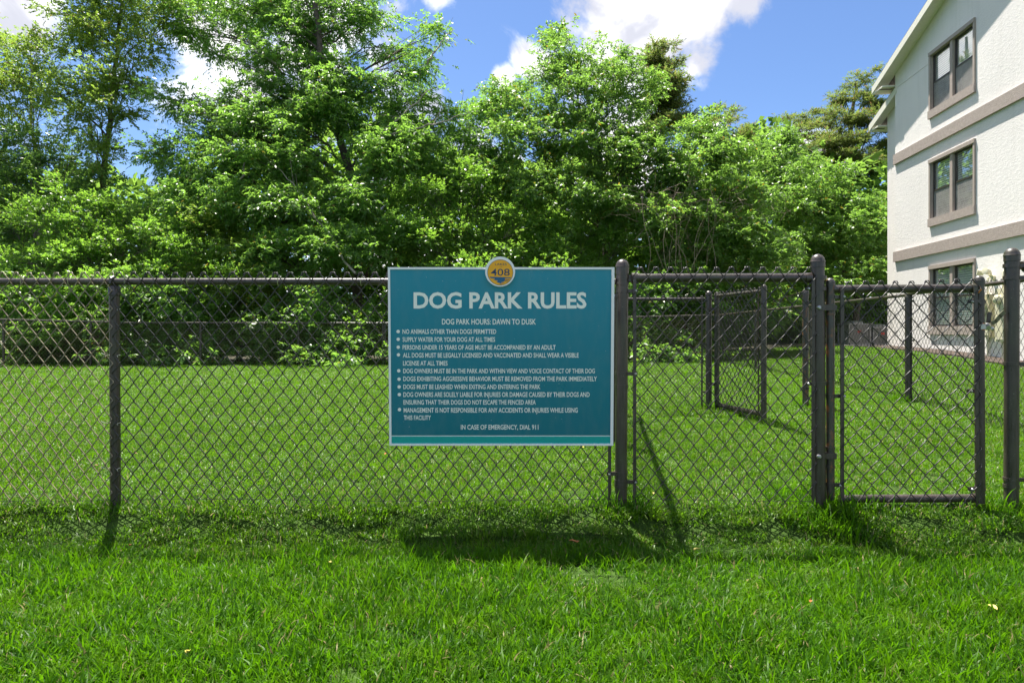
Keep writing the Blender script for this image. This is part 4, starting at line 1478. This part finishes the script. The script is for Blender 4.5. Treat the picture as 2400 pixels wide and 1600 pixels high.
# shrubs
tree('tall_shrub', 'dark bluish green bushy shrub at the left edge below the olive tree', 'shrub', 19.5, [(70, 820), (80, 560)],
     [(30, 350, 60, 45), (110, 350, 70, 45), (190, 350, 50, 36), (50, 430, 75, 55), (150, 420, 70, 50), (-40, 420, 70, 60), (20, 520, 70, 60), (-60, 520, 80, 80), (240, 420, 50, 44), (30, 610, 70, 55), (-50, 640, 70, 60)],
     'deep', k=.27, tr=.07, group=GS, seed=31, shell=.3)
tree('glossy_shrub', 'wide bright glossy leaved shrub left of centre behind the fence', 'shrub', 17.6, [(270, 860), (270, 640)],
     [(190, 470, 62, 40), (120, 530, 60, 45), (230, 520, 75, 50), (320, 500, 65, 45), (410, 550, 65, 45), (300, 580, 80, 50), (190, 600, 80, 50), (90, 610, 55, 50), (470, 610, 65, 45), (380, 640, 80, 45), (270, 670, 80, 50), (150, 680, 80, 50)],
     'glossy', k=.31, tr=.05, group=GS, seed=32, shell=.35)
tree('glossy_shrub', 'tall glossy leaved shrub directly behind the top of the sign', 'shrub', 18.2, [(1120, 860), (1120, 640)],
     [(1010, 470, 62, 50), (1090, 450, 65, 48), (1170, 470, 65, 48), (1000, 560, 62, 50), (1080, 550, 70, 50), (1160, 560, 70, 50), (1240, 510, 65, 48), (1240, 590, 70, 50), (1030, 640, 75, 50), (1130, 650, 75, 50)],
     'glossy', k=.31, tr=.05, group=GS, seed=33, shell=.35)
tree('glossy_shrub', 'glossy leaved shrub between the sign and the gate hinge post', 'shrub', 18.6, [(1350, 860), (1350, 640)],
     [(1320, 530, 65, 50), (1400, 520, 62, 50), (1340, 610, 75, 50), (1430, 600, 70, 50), (1250, 660, 75, 45), (1500, 540, 55, 45)],
     'glossy', k=.31, tr=.05, group=GS, seed=34, shell=.35)
tree('leafy_shrub', 'bright leafy shrub under the bright leaning tree', 'shrub', 18.9, [(1600, 860), (1600, 660)],
     [(1520, 620, 60, 50), (1600, 600, 62, 45), (1680, 610, 65, 50), (1760, 630, 65, 50), (1560, 680, 70, 45), (1660, 690, 70, 45), (1840, 640, 65, 48), (1900, 690, 60, 45), (1780, 700, 70, 45)],
     'bright', k=.27, tr=.05, group=GS, seed=35, shell=.3)
tree('yellowish_shrub', 'small yellow green shrub in front of the woods at the left', 'shrub', 18.3, [(520, 860), (520, 700)],
     [(520, 560, 60, 45), (580, 600, 55, 40), (500, 650, 60, 45), (590, 670, 60, 45)],
     'olive', k=.28, tr=.05, group=GS, seed=36, shell=.3)

WHERE = ['beyond the left edge of the picture', 'at the left edge behind the back fence', 'seen left of the line post', 'seen just behind the line post', 'right of the line post under the glossy shrub',
         'under the middle of the wide glossy shrub', 'seen through the fence halfway to the sign', 'under the yellow green shrub', 'behind the fence left of the sign', 'half hidden by the left edge of the sign',
         'hidden behind the left part of the sign', 'hidden behind the middle of the sign', 'hidden behind the right part of the sign', 'next to the sign post', 'behind the rear panel of the entry pen', 'behind the open inner gate', 'in the far back corner']
# undergrowth right behind the back fence: one shrub about every 1.2 m
for i, x in enumerate(range(-150, 1720, 118)):
    rr = random.Random(i)
    typ = ['glossy', 'bright', 'pinnate'][(i * 7) % 3]
    lab = ['low glossy leaved', 'low bushy leaved', 'low fern like'][(i * 7) % 3] + ' undergrowth shrub ' + WHERE[i]
    tree('undergrowth_shrub', lab, 'shrub', 17.5 + rr.uniform(0, .6), [(x, 870), (x + rr.uniform(-10, 10), 740)],
         [(x + rr.uniform(-20, 20), 690 + rr.uniform(-20, 25), 65, 42), (x + rr.uniform(-30, 30), 770 + rr.uniform(-15, 15), 62, 44), (x + rr.uniform(-40, 40), 815, 60, 32), (x + 59 + rr.uniform(-15, 15), 838, 55, 18, -.5)],
         typ, k=.24, tr=.04, slope=.25, group=['low glossy undergrowth shrubs', 'low bushy undergrowth shrubs', 'low ferny undergrowth shrubs'][(i * 7) % 3], seed=50 + i, shell=.3)

# deep wood behind everything
r = np.random.default_rng(99)
NQ = 108000
xx = r.uniform(-500, 2300, NQ)
top = 300 + 70 * np.sin(xx / 170.0) + 40 * np.sin(xx / 61.0 + 1) + np.where(xx > 1500, 90, 0)
top = np.where((xx > 930) & (xx < 1160), top + 60, top) + np.where(xx < 460, 60, 0)
yy = top + (870 - top) * r.uniform(0, 1, NQ) ** .8
dd = r.uniform(24.5, 31, NQ)
cl = np.stack([(xx - 1200) / F * dd, dd, CH - (yy - HY) / F * dd], 1)
q = sprays(cl[:NQ // 6], unit(r.normal(size=(NQ // 6, 3)) + np.array([0, 0, .3])), .8, 6, .42, .24, .6, .3, r)
V = q.reshape(-1, 3)
V[:, 2] = np.maximum(V[:, 2], .02)
o = mesh_np('distant_woods', V, np.arange(len(V)).reshape(-1, 4), M['leaf_far'], None, r.uniform(0, 1, len(V) // 4))
tag(o, 'deep dark mass of woodland behind the nearer trees', 'woods', kind='stuff')

# bare branches and hanging vines
def wander(p, d, n, step, jit, grav, rr):
    pts = [Vector(p)]
    d = Vector(d).normalized()
    for _ in range(n):
        d = (d + Vector((rr.gauss(0, jit), rr.gauss(0, jit), rr.gauss(0, jit) - grav))).normalized()
        pts.append(pts[-1] + d * step)
    return pts


rr = random.Random(5)
m = MB()
for i in range(120):
    p = P(rr.gauss(1590, 80), rr.gauss(500, 42), 17.7 + rr.uniform(0, .7))
    n = rr.randint(5, 10)
    pts = wander(p, (rr.gauss(0, 1), rr.gauss(0, .4), rr.gauss(.1, .5)), n, rr.uniform(.08, .16), .30, .05, rr)
    m.tube(pts, [rr.uniform(.005, .011) * (1 - .7 * k / n) for k in range(n + 1)], 4, cap=False)
for i in range(16):
    p = P(rr.uniform(1470, 1720), rr.uniform(430, 520), 17.6)
    pts = wander(p, (rr.gauss(0, .3), 0, -1), 14, .18, .12, .12, rr)
    m.tube(pts, .007, 4, cap=False)
tag(m.build('dry_vine_tangle', M['vinebrown'], None, smooth=60), 'tangle of dry leafless brown vines in the trees above the entry pen', 'vines')
LIMBS = [((830, 640), (700, 440), (640, 380), 'pale bare limb sticking out of the leaves left of the dark trunk'),
         ((880, 330), (960, 240), (1050, 190), 'pale curved bare limb in the crown above the left end of the sign'),
         ((900, 320), (1040, 290), (1100, 262), 'thin bare limb reaching right over the sign'),
         ((560, 420), (600, 350), (520, 330), 'short crooked bare limb low in the large tree'),
         ((640, 150), (560, 90), (500, 95), 'pale bare limb near the top edge at upper left'),
         ((1000, 150), (1030, 110), (1062, 70), 'twig tip rising into the blue sky left of the rounded crown')]
for i, (a_, b_, c_, lab) in enumerate(LIMBS):
    A, B, C = [P(q_[0], q_[1], 16.3 + (745 - q_[1]) / 100 * .72) for q_ in (a_, b_, c_)]
    pts = []
    for s_ in range(13):
        t = s_ / 12
        pts.append(A * (1 - t) ** 2 + B * 2 * t * (1 - t) + C * t * t + Vector((rr.gauss(0, .03), rr.gauss(0, .03), rr.gauss(0, .03))))
    m = MB().tube(pts, [.034 * (1 - .75 * k / 12) for k in range(13)], 7, cap=False)
    for k in (4, 6, 8, 10):
        q = wander(pts[k], (rr.gauss(0, 1), rr.gauss(0, .5), .8), 6, .13, .2, 0, rr)
        m.tube(q, [.011 * (1 - .7 * j / 6) for j in range(7)], 5, cap=False)
    tag(m.build('bare_limb', M['barkpale'], None, smooth=60), lab, 'branch')

# ------------------------------------------------------------------ grass
def patch(name, n, rad, h0, h1, w0, w1, seed, mat='grass', lean=.5, segs=3, upright=.3, spin=0.0):
    r = np.random.default_rng(seed)
    a = r.uniform(0, 2 * np.pi, n)
    ra = rad * np.sqrt(r.uniform(0, 1, n))
    bx_, by = ra * np.cos(a), ra * np.sin(a)
    h = r.uniform(h0, h1, n)
    w = r.uniform(w0, w1, n) / 2
    az = r.uniform(0, 2 * np.pi, n)
    ln = r.beta(1.6, 2.2, n) * lean + .08
    fz = az + r.normal(0, .9, n) + np.pi / 2
    V = []
    Fq = []
    nv = 2 * segs + 1
    T_ = np.linspace(0, 1, segs + 1)
    vv = np.zeros((n, nv, 3))
    for i, t in enumerate(T_):
        # arc: lean grows with height
        th_ = ln * 1.5 * t + .15 * ln
        s_ = h * t
        x = bx_ + np.cos(az) * s_ * np.sin(th_)
        y = by + np.sin(az) * s_ * np.sin(th_)
        z = s_ * np.cos(th_) - .008
        ww = w * (1 - t ** 1.8) * (0.8 + .35 * np.sin(np.pi * t))
        if i < segs:
            vv[:, 2 * i] = np.stack([x - np.cos(fz) * ww, y - np.sin(fz) * ww, z], 1)
            vv[:, 2 * i + 1] = np.stack([x + np.cos(fz) * ww, y + np.sin(fz) * ww, z], 1)
        else:
            vv[:, 2 * i] = np.stack([x, y, z], 1)
    base = np.arange(n)[:, None] * nv
    tris = []
    for i in range(segs - 1):
        tris.append(np.concatenate([base + 2 * i, base + 2 * i + 1, base + 2 * i + 3], 1))
        tris.append(np.concatenate([base + 2 * i, base + 2 * i + 3, base + 2 * i + 2], 1))
    tris.append(np.concatenate([base + 2 * segs - 2, base + 2 * segs - 1, base + 2 * segs], 1))
    Fc = np.concatenate(tris)
    rn = r.uniform(0, 1, n)
    fa = np.tile(rn, len(tris))
    me = bpy.data.meshes.new(name)
    V = vv.reshape(-1, 3)
    m_, k_ = Fc.shape
    me.vertices.add(len(V))
    me.vertices.foreach_set('co', V.astype(np.float32).ravel())
    me.loops.add(m_ * 3)
    me.loops.foreach_set('vertex_index', Fc.astype(np.int32).ravel())
    me.polygons.add(m_)
    me.polygons.foreach_set('loop_start', np.arange(0, m_ * 3, 3, dtype=np.int32))
    me.polygons.foreach_set('loop_total', np.full(m_, 3, np.int32))
    me.polygons.foreach_set('use_smooth', np.ones(m_, bool))
    me.materials.append(M[mat])
    at = me.attributes.new('rnd', 'FLOAT', 'FACE')
    at.data.foreach_set('value', fa.astype(np.float32))
    me.update(calc_edges=True)
    return me


patches = []
for i in range(6):      # 0-5 mown turf
    patches.append(patch('turf_patch', 170, .11, .022, .050, .0035, .0065, 200 + i, lean=1.0, segs=2))
for i in range(6):      # 6-11 longer foreground turf
    patches.append(patch('long_patch', 120, .12, .035, .085, .0040, .0075, 220 + i, 'grass_long', lean=.85, segs=3))
for i in range(4):      # 12-15 scattered tall blades
    patches.append(patch('tall_patch', 16, .12, .085, .150, .0045, .0080, 240 + i, 'grass_long', lean=.42, segs=4))
PCOL = bpy.data.collections.new('grass_patches')
for i, me in enumerate(patches):
    po = bpy.data.objects.new('patch_%02d' % i, me)
    PCOL.objects.link(po)

ng = bpy.data.node_groups.new('grass_scatter', 'GeometryNodeTree')
ng.interface.new_socket('Geometry', in_out='INPUT', socket_type='NodeSocketGeometry')
ng.interface.new_socket('Geometry', in_out='OUTPUT', socket_type='NodeSocketGeometry')
gi = ng.nodes.new('NodeGroupInput')
go = ng.nodes.new('NodeGroupOutput')
ci = ng.nodes.new('GeometryNodeCollectionInfo')
ci.inputs[0].default_value = PCOL
ci.inputs[1].default_value = True
ci.inputs[2].default_value = True
iop = ng.nodes.new('GeometryNodeInstanceOnPoints')
iop.inputs['Pick Instance'].default_value = True


def gattr(nm, typ):
    n_ = ng.nodes.new('GeometryNodeInputNamedAttribute')
    n_.data_type = typ
    n_.inputs[0].default_value = nm
    return n_.outputs[0]


L_ = ng.links.new
L_(gi.outputs[0], iop.inputs['Points'])
L_(ci.outputs[0], iop.inputs['Instance'])
L_(gattr('pidx', 'INT'), iop.inputs['Instance Index'])
rot = ng.nodes.new('FunctionNodeEulerToRotation')
L_(gattr('prot', 'FLOAT_VECTOR'), rot.inputs[0])
L_(rot.outputs[0], iop.inputs['Rotation'])
L_(gattr('pscl', 'FLOAT_VECTOR'), iop.inputs['Scale'])
L_(iop.outputs[0], go.inputs[0])

r = np.random.default_rng(77)
PX_, PI_, PR_, PS_ = [], [], [], []


def scatter(y0, y1, x0f, x1f, dens, kinds, s0, s1, zs0=.8, zs1=1.2, mask=None, lean=0.0):
    n = int((y1 - y0) * (max(x1f(y1), x1f(y0)) - min(x0f(y1), x0f(y0))) * dens)
    x = r.uniform(min(x0f(y1), x0f(y0)), max(x1f(y1), x1f(y0)), n)
    y = r.uniform(y0, y1, n)
    keep = np.ones(n, bool)
    keep &= (x > np.vectorize(x0f)(y)) & (x < np.vectorize(x1f)(y))
    if mask is not None:
        keep &= mask(x, y)
    if y0 > 3.1:
        hol = np.sin(x * 9.1 + 2.2 * np.sin(y * 5.3)) * np.sin(y * 7.7 + 1.9 * np.sin(x * 4.1)) * .6 + .4 * np.sin(x * 21 + y * 3) * np.sin(y * 19 - x * 5)
        keep &= (hol < .55) | (r.uniform(0, 1, n) < .35)
        worn = np.exp(-(((x - 2.15) / .55) ** 2 + ((y - 3.75) / .22) ** 2)) + .8 * np.exp(-(((x - 2.6) / .5) ** 2 + ((y - 6.9) / .3) ** 2)) + np.exp(-(((x - 4.6) / .7) ** 2 + ((y - 7.4) / .35) ** 2))
        keep &= r.uniform(0, 1, n) > worn * .55
    x, y = x[keep], y[keep]
    n = len(x)
    z = gz(x, y)
    PX_.append(np.stack([x, y, z], 1))
    PI_.append(r.choice(kinds, n))
    rt = np.zeros((n, 3))
    rt[:, 2] = r.uniform(0, 2 * np.pi, n)
    rt[:, :2] = r.normal(0, .06, (n, 2))
    PR_.append(rt)
    s = r.uniform(s0, s1, n)
    big = .5 + .5 * np.sin(x * 1.7 + 1.3 * np.sin(y * 1.1)) * np.sin(y * 1.5 + x * .6)
    sz = s * (zs0 + (zs1 - zs0) * (.5 * big + .5 * r.uniform(0, 1, n)))
    PS_.append(np.stack([s, s, sz], 1))


wide = lambda k, c0=0.7: (lambda y: -(k * y + c0), lambda y: (k * y + c0))
a0, a1 = wide(.82)
wallx = lambda x, y: x < 8.904 + .10667 * y - .7
scatter(1.25, 3.02, a0, a1, 100, list(range(6, 12)), .8, 1.2, .65, 1.15)
scatter(1.25, 3.10, a0, a1, 40, list(range(0, 6)), .9, 1.3, .8, 1.5)
tallm = lambda x, y: (np.sin(x * 3.1 + 2 * np.sin(y * 2.3)) * np.sin(y * 4.1 + x) > -.35)
scatter(1.25, 2.98, a0, a1, 70, list(range(12, 16)), .7, 1.1, .55, 1.0, mask=tallm)
scatter(3.15, 6.0, a0, a1, 110, list(range(0, 6)), .95, 1.35, .7, 1.15)
scatter(3.0, 3.45, a0, a1, 90, list(range(0, 6)), .8, 1.1, .6, .9)
scatter(6.0, 10.0, a0, a1, 70, list(range(0, 6)), 1.2, 1.7, .65, 1.0, mask=wallx)
scatter(10.0, 17.9, a0, a1, 34, list(range(0, 6)), 1.8, 2.5, .55, .9, mask=wallx)
scatter(17.0, 20.5, lambda y: 5.0, lambda y: 15.0, 30, list(range(0, 6)), 1.8, 2.5, .55, .9, mask=wallx)
# tufts left by the mower at post feet
for (x, y, n, rad, sc) in ((XB, DF, 26, .17, 1.15), (XA, DF, 12, .12, .9), (XC, DF, 12, .14, 1.0), (xp, DF, 6, .08, .8), (XG0 + .1, DF - .05, 8, .1, .9), (XE, 6.88, 8, .12, 1.0), (XD, 6.88, 8, .12, 1.0), (XF, YF_, 8, .15, 1.1)):
    q = r.normal(0, rad * .6, (n, 2))
    X, Y = x + q[:, 0], y + q[:, 1]
    PX_.append(np.stack([X, Y, gz(X, Y)], 1))
    PI_.append(r.choice([12, 13, 14, 15, 6, 7, 8], n))
    rt = np.zeros((n, 3))
    rt[:, 2] = r.uniform(0, 6.28, n)
    rt[:, :2] = r.normal(0, .2, (n, 2))
    PR_.append(rt)
    PS_.append(np.repeat((sc * r.uniform(.7, 1.2, n))[:, None], 3, 1))
pp = np.concatenate(PX_)
me = bpy.data.meshes.new('grass')
me.vertices.add(len(pp))
me.vertices.foreach_set('co', pp.astype(np.float32).ravel())
me.attributes.new('pidx', 'INT', 'POINT').data.foreach_set('value', np.concatenate(PI_).astype(np.int32))
me.attributes.new('prot', 'FLOAT_VECTOR', 'POINT').data.foreach_set('vector', np.concatenate(PR_).astype(np.float32).ravel())
me.attributes.new('pscl', 'FLOAT_VECTOR', 'POINT').data.foreach_set('vector', np.concatenate(PS_).astype(np.float32).ravel())
me.update()
go_ = bpy.data.objects.new('grass', me)
COL.objects.link(go_)
md = go_.modifiers.new('scatter', 'NODES')
md.node_group = ng
tag(go_, 'bright green lawn grass on both sides of the fences', 'grass', kind='stuff')
print('grass patches', len(pp))

# ------------------------------------------------------------------ fallen leaves
def fallen(px, py, size, mat, lab):
    d = 3.0
    for _ in range(30):          # walk to the lawn surface along the line of sight
        x = PX(px, d)
        d = (CH - (G(x, d) + .035)) * F / (py - HY)
    x = PX(px, d)
    rr = random.Random(px * 7 + py)
    rot = Matrix.Rotation(rr.uniform(0, 6.28), 3, 'Z') @ Matrix.Rotation(rr.uniform(-.5, .5), 3, 'X')
    outl = [(0, -.5), (.22, -.28), (.30, 0), (.20, .28), (0, .5), (-.20, .28), (-.30, 0), (-.22, -.28)]
    vs, fs = [], []
    for i, (a_, b_) in enumerate(outl):
        vs.append(rot @ Vector((a_ * size, b_ * size, abs(a_) * size * .5)) + Vector((x, d, G(x, d) + .045)))
    vs.append(rot @ Vector((0, -.75 * size, .01)) + Vector((x, d, G(x, d) + .045)))
    me = bpy.data.meshes.new('fallen_leaf')
    V = [tuple(v) for v in vs] + [(v.x, v.y, v.z - .0015) for v in vs]
    n = 9
    F1 = [(0, 1, 2), (0, 2, 4), (2, 3, 4), (0, 4, 6), (4, 5, 6), (0, 6, 7), (0, 1, 8)]
    me.from_pydata(V, [], F1 + [tuple(i + n for i in reversed(f)) for f in F1])
    me.materials.append(M[mat])
    o = bpy.data.objects.new('fallen_leaf', me)
    COL.objects.link(o)
    tag(o, lab, 'leaf', 'fallen leaves on the lawn')


for (px, py, s, mt, lab) in ((1343, 1213, .085, 'leafbrown', 'orange brown fallen leaf on the grass right below the sign'),
                             (1532, 1160, .05, 'leafyellow', 'small yellow fallen leaf by the foot of the sign post'),
                             (1632, 1222, .07, 'leafyellow', 'yellow green fallen leaf in front of the narrow fence panel'),
                             (2326, 1428, .085, 'leafyellow', 'pale yellow fallen leaf in the grass at lower right'),
                             (775, 1322, .06, 'leafyellow', 'yellowish fallen leaf left of the sign shadow'),
                             (440, 1533, .06, 'leafyellow', 'yellowish fallen leaf in the long grass at bottom left'),
                             (318, 1065, .05, 'leafbrown', 'brown fallen leaf behind the fence right of the line post'),
                             (372, 1070, .045, 'leafyellow', 'yellow fallen leaf behind the fence, second right of the line post'),
                             (903, 1066, .05, 'leafbrown', 'brown fallen leaf behind the fence at the lower left sign corner'),
                             (1367, 1050, .05, 'leafyellow', 'yellow fallen leaf just under the right half of the sign'),
                             (225, 1093, .045, 'leafbrown', 'orange fallen leaf behind the fence left of the line post'),
                             (480, 1060, .05, 'leafyellow', 'pale fallen leaf behind the fence, farther right of the line post'),
                             (1900, 1414, .04, 'leafbrown', 'dark brown fallen leaf in the grass in front of the hinge post'),
                             (306, 1218, .045, 'leafbrown', 'small brown leaf in front of the line post foot')):
    fallen(px, py, s * .48, mt, lab)

# ------------------------------------------------------------------ render settings
S.render.engine = 'CYCLES'
S.cycles.max_bounces = 9
S.cycles.diffuse_bounces = 5
S.cycles.glossy_bounces = 3
S.cycles.transmission_bounces = 6
S.cycles.transparent_max_bounces = 8
tris = 0
for o in bpy.data.objects:
    if o.type == 'MESH' and o.users_scene:
        tris += sum(max(0, p_ - 2) for p_ in [0]) if False else len(o.data.loops) - 2 * len(o.data.polygons)
print('triangles', tris)
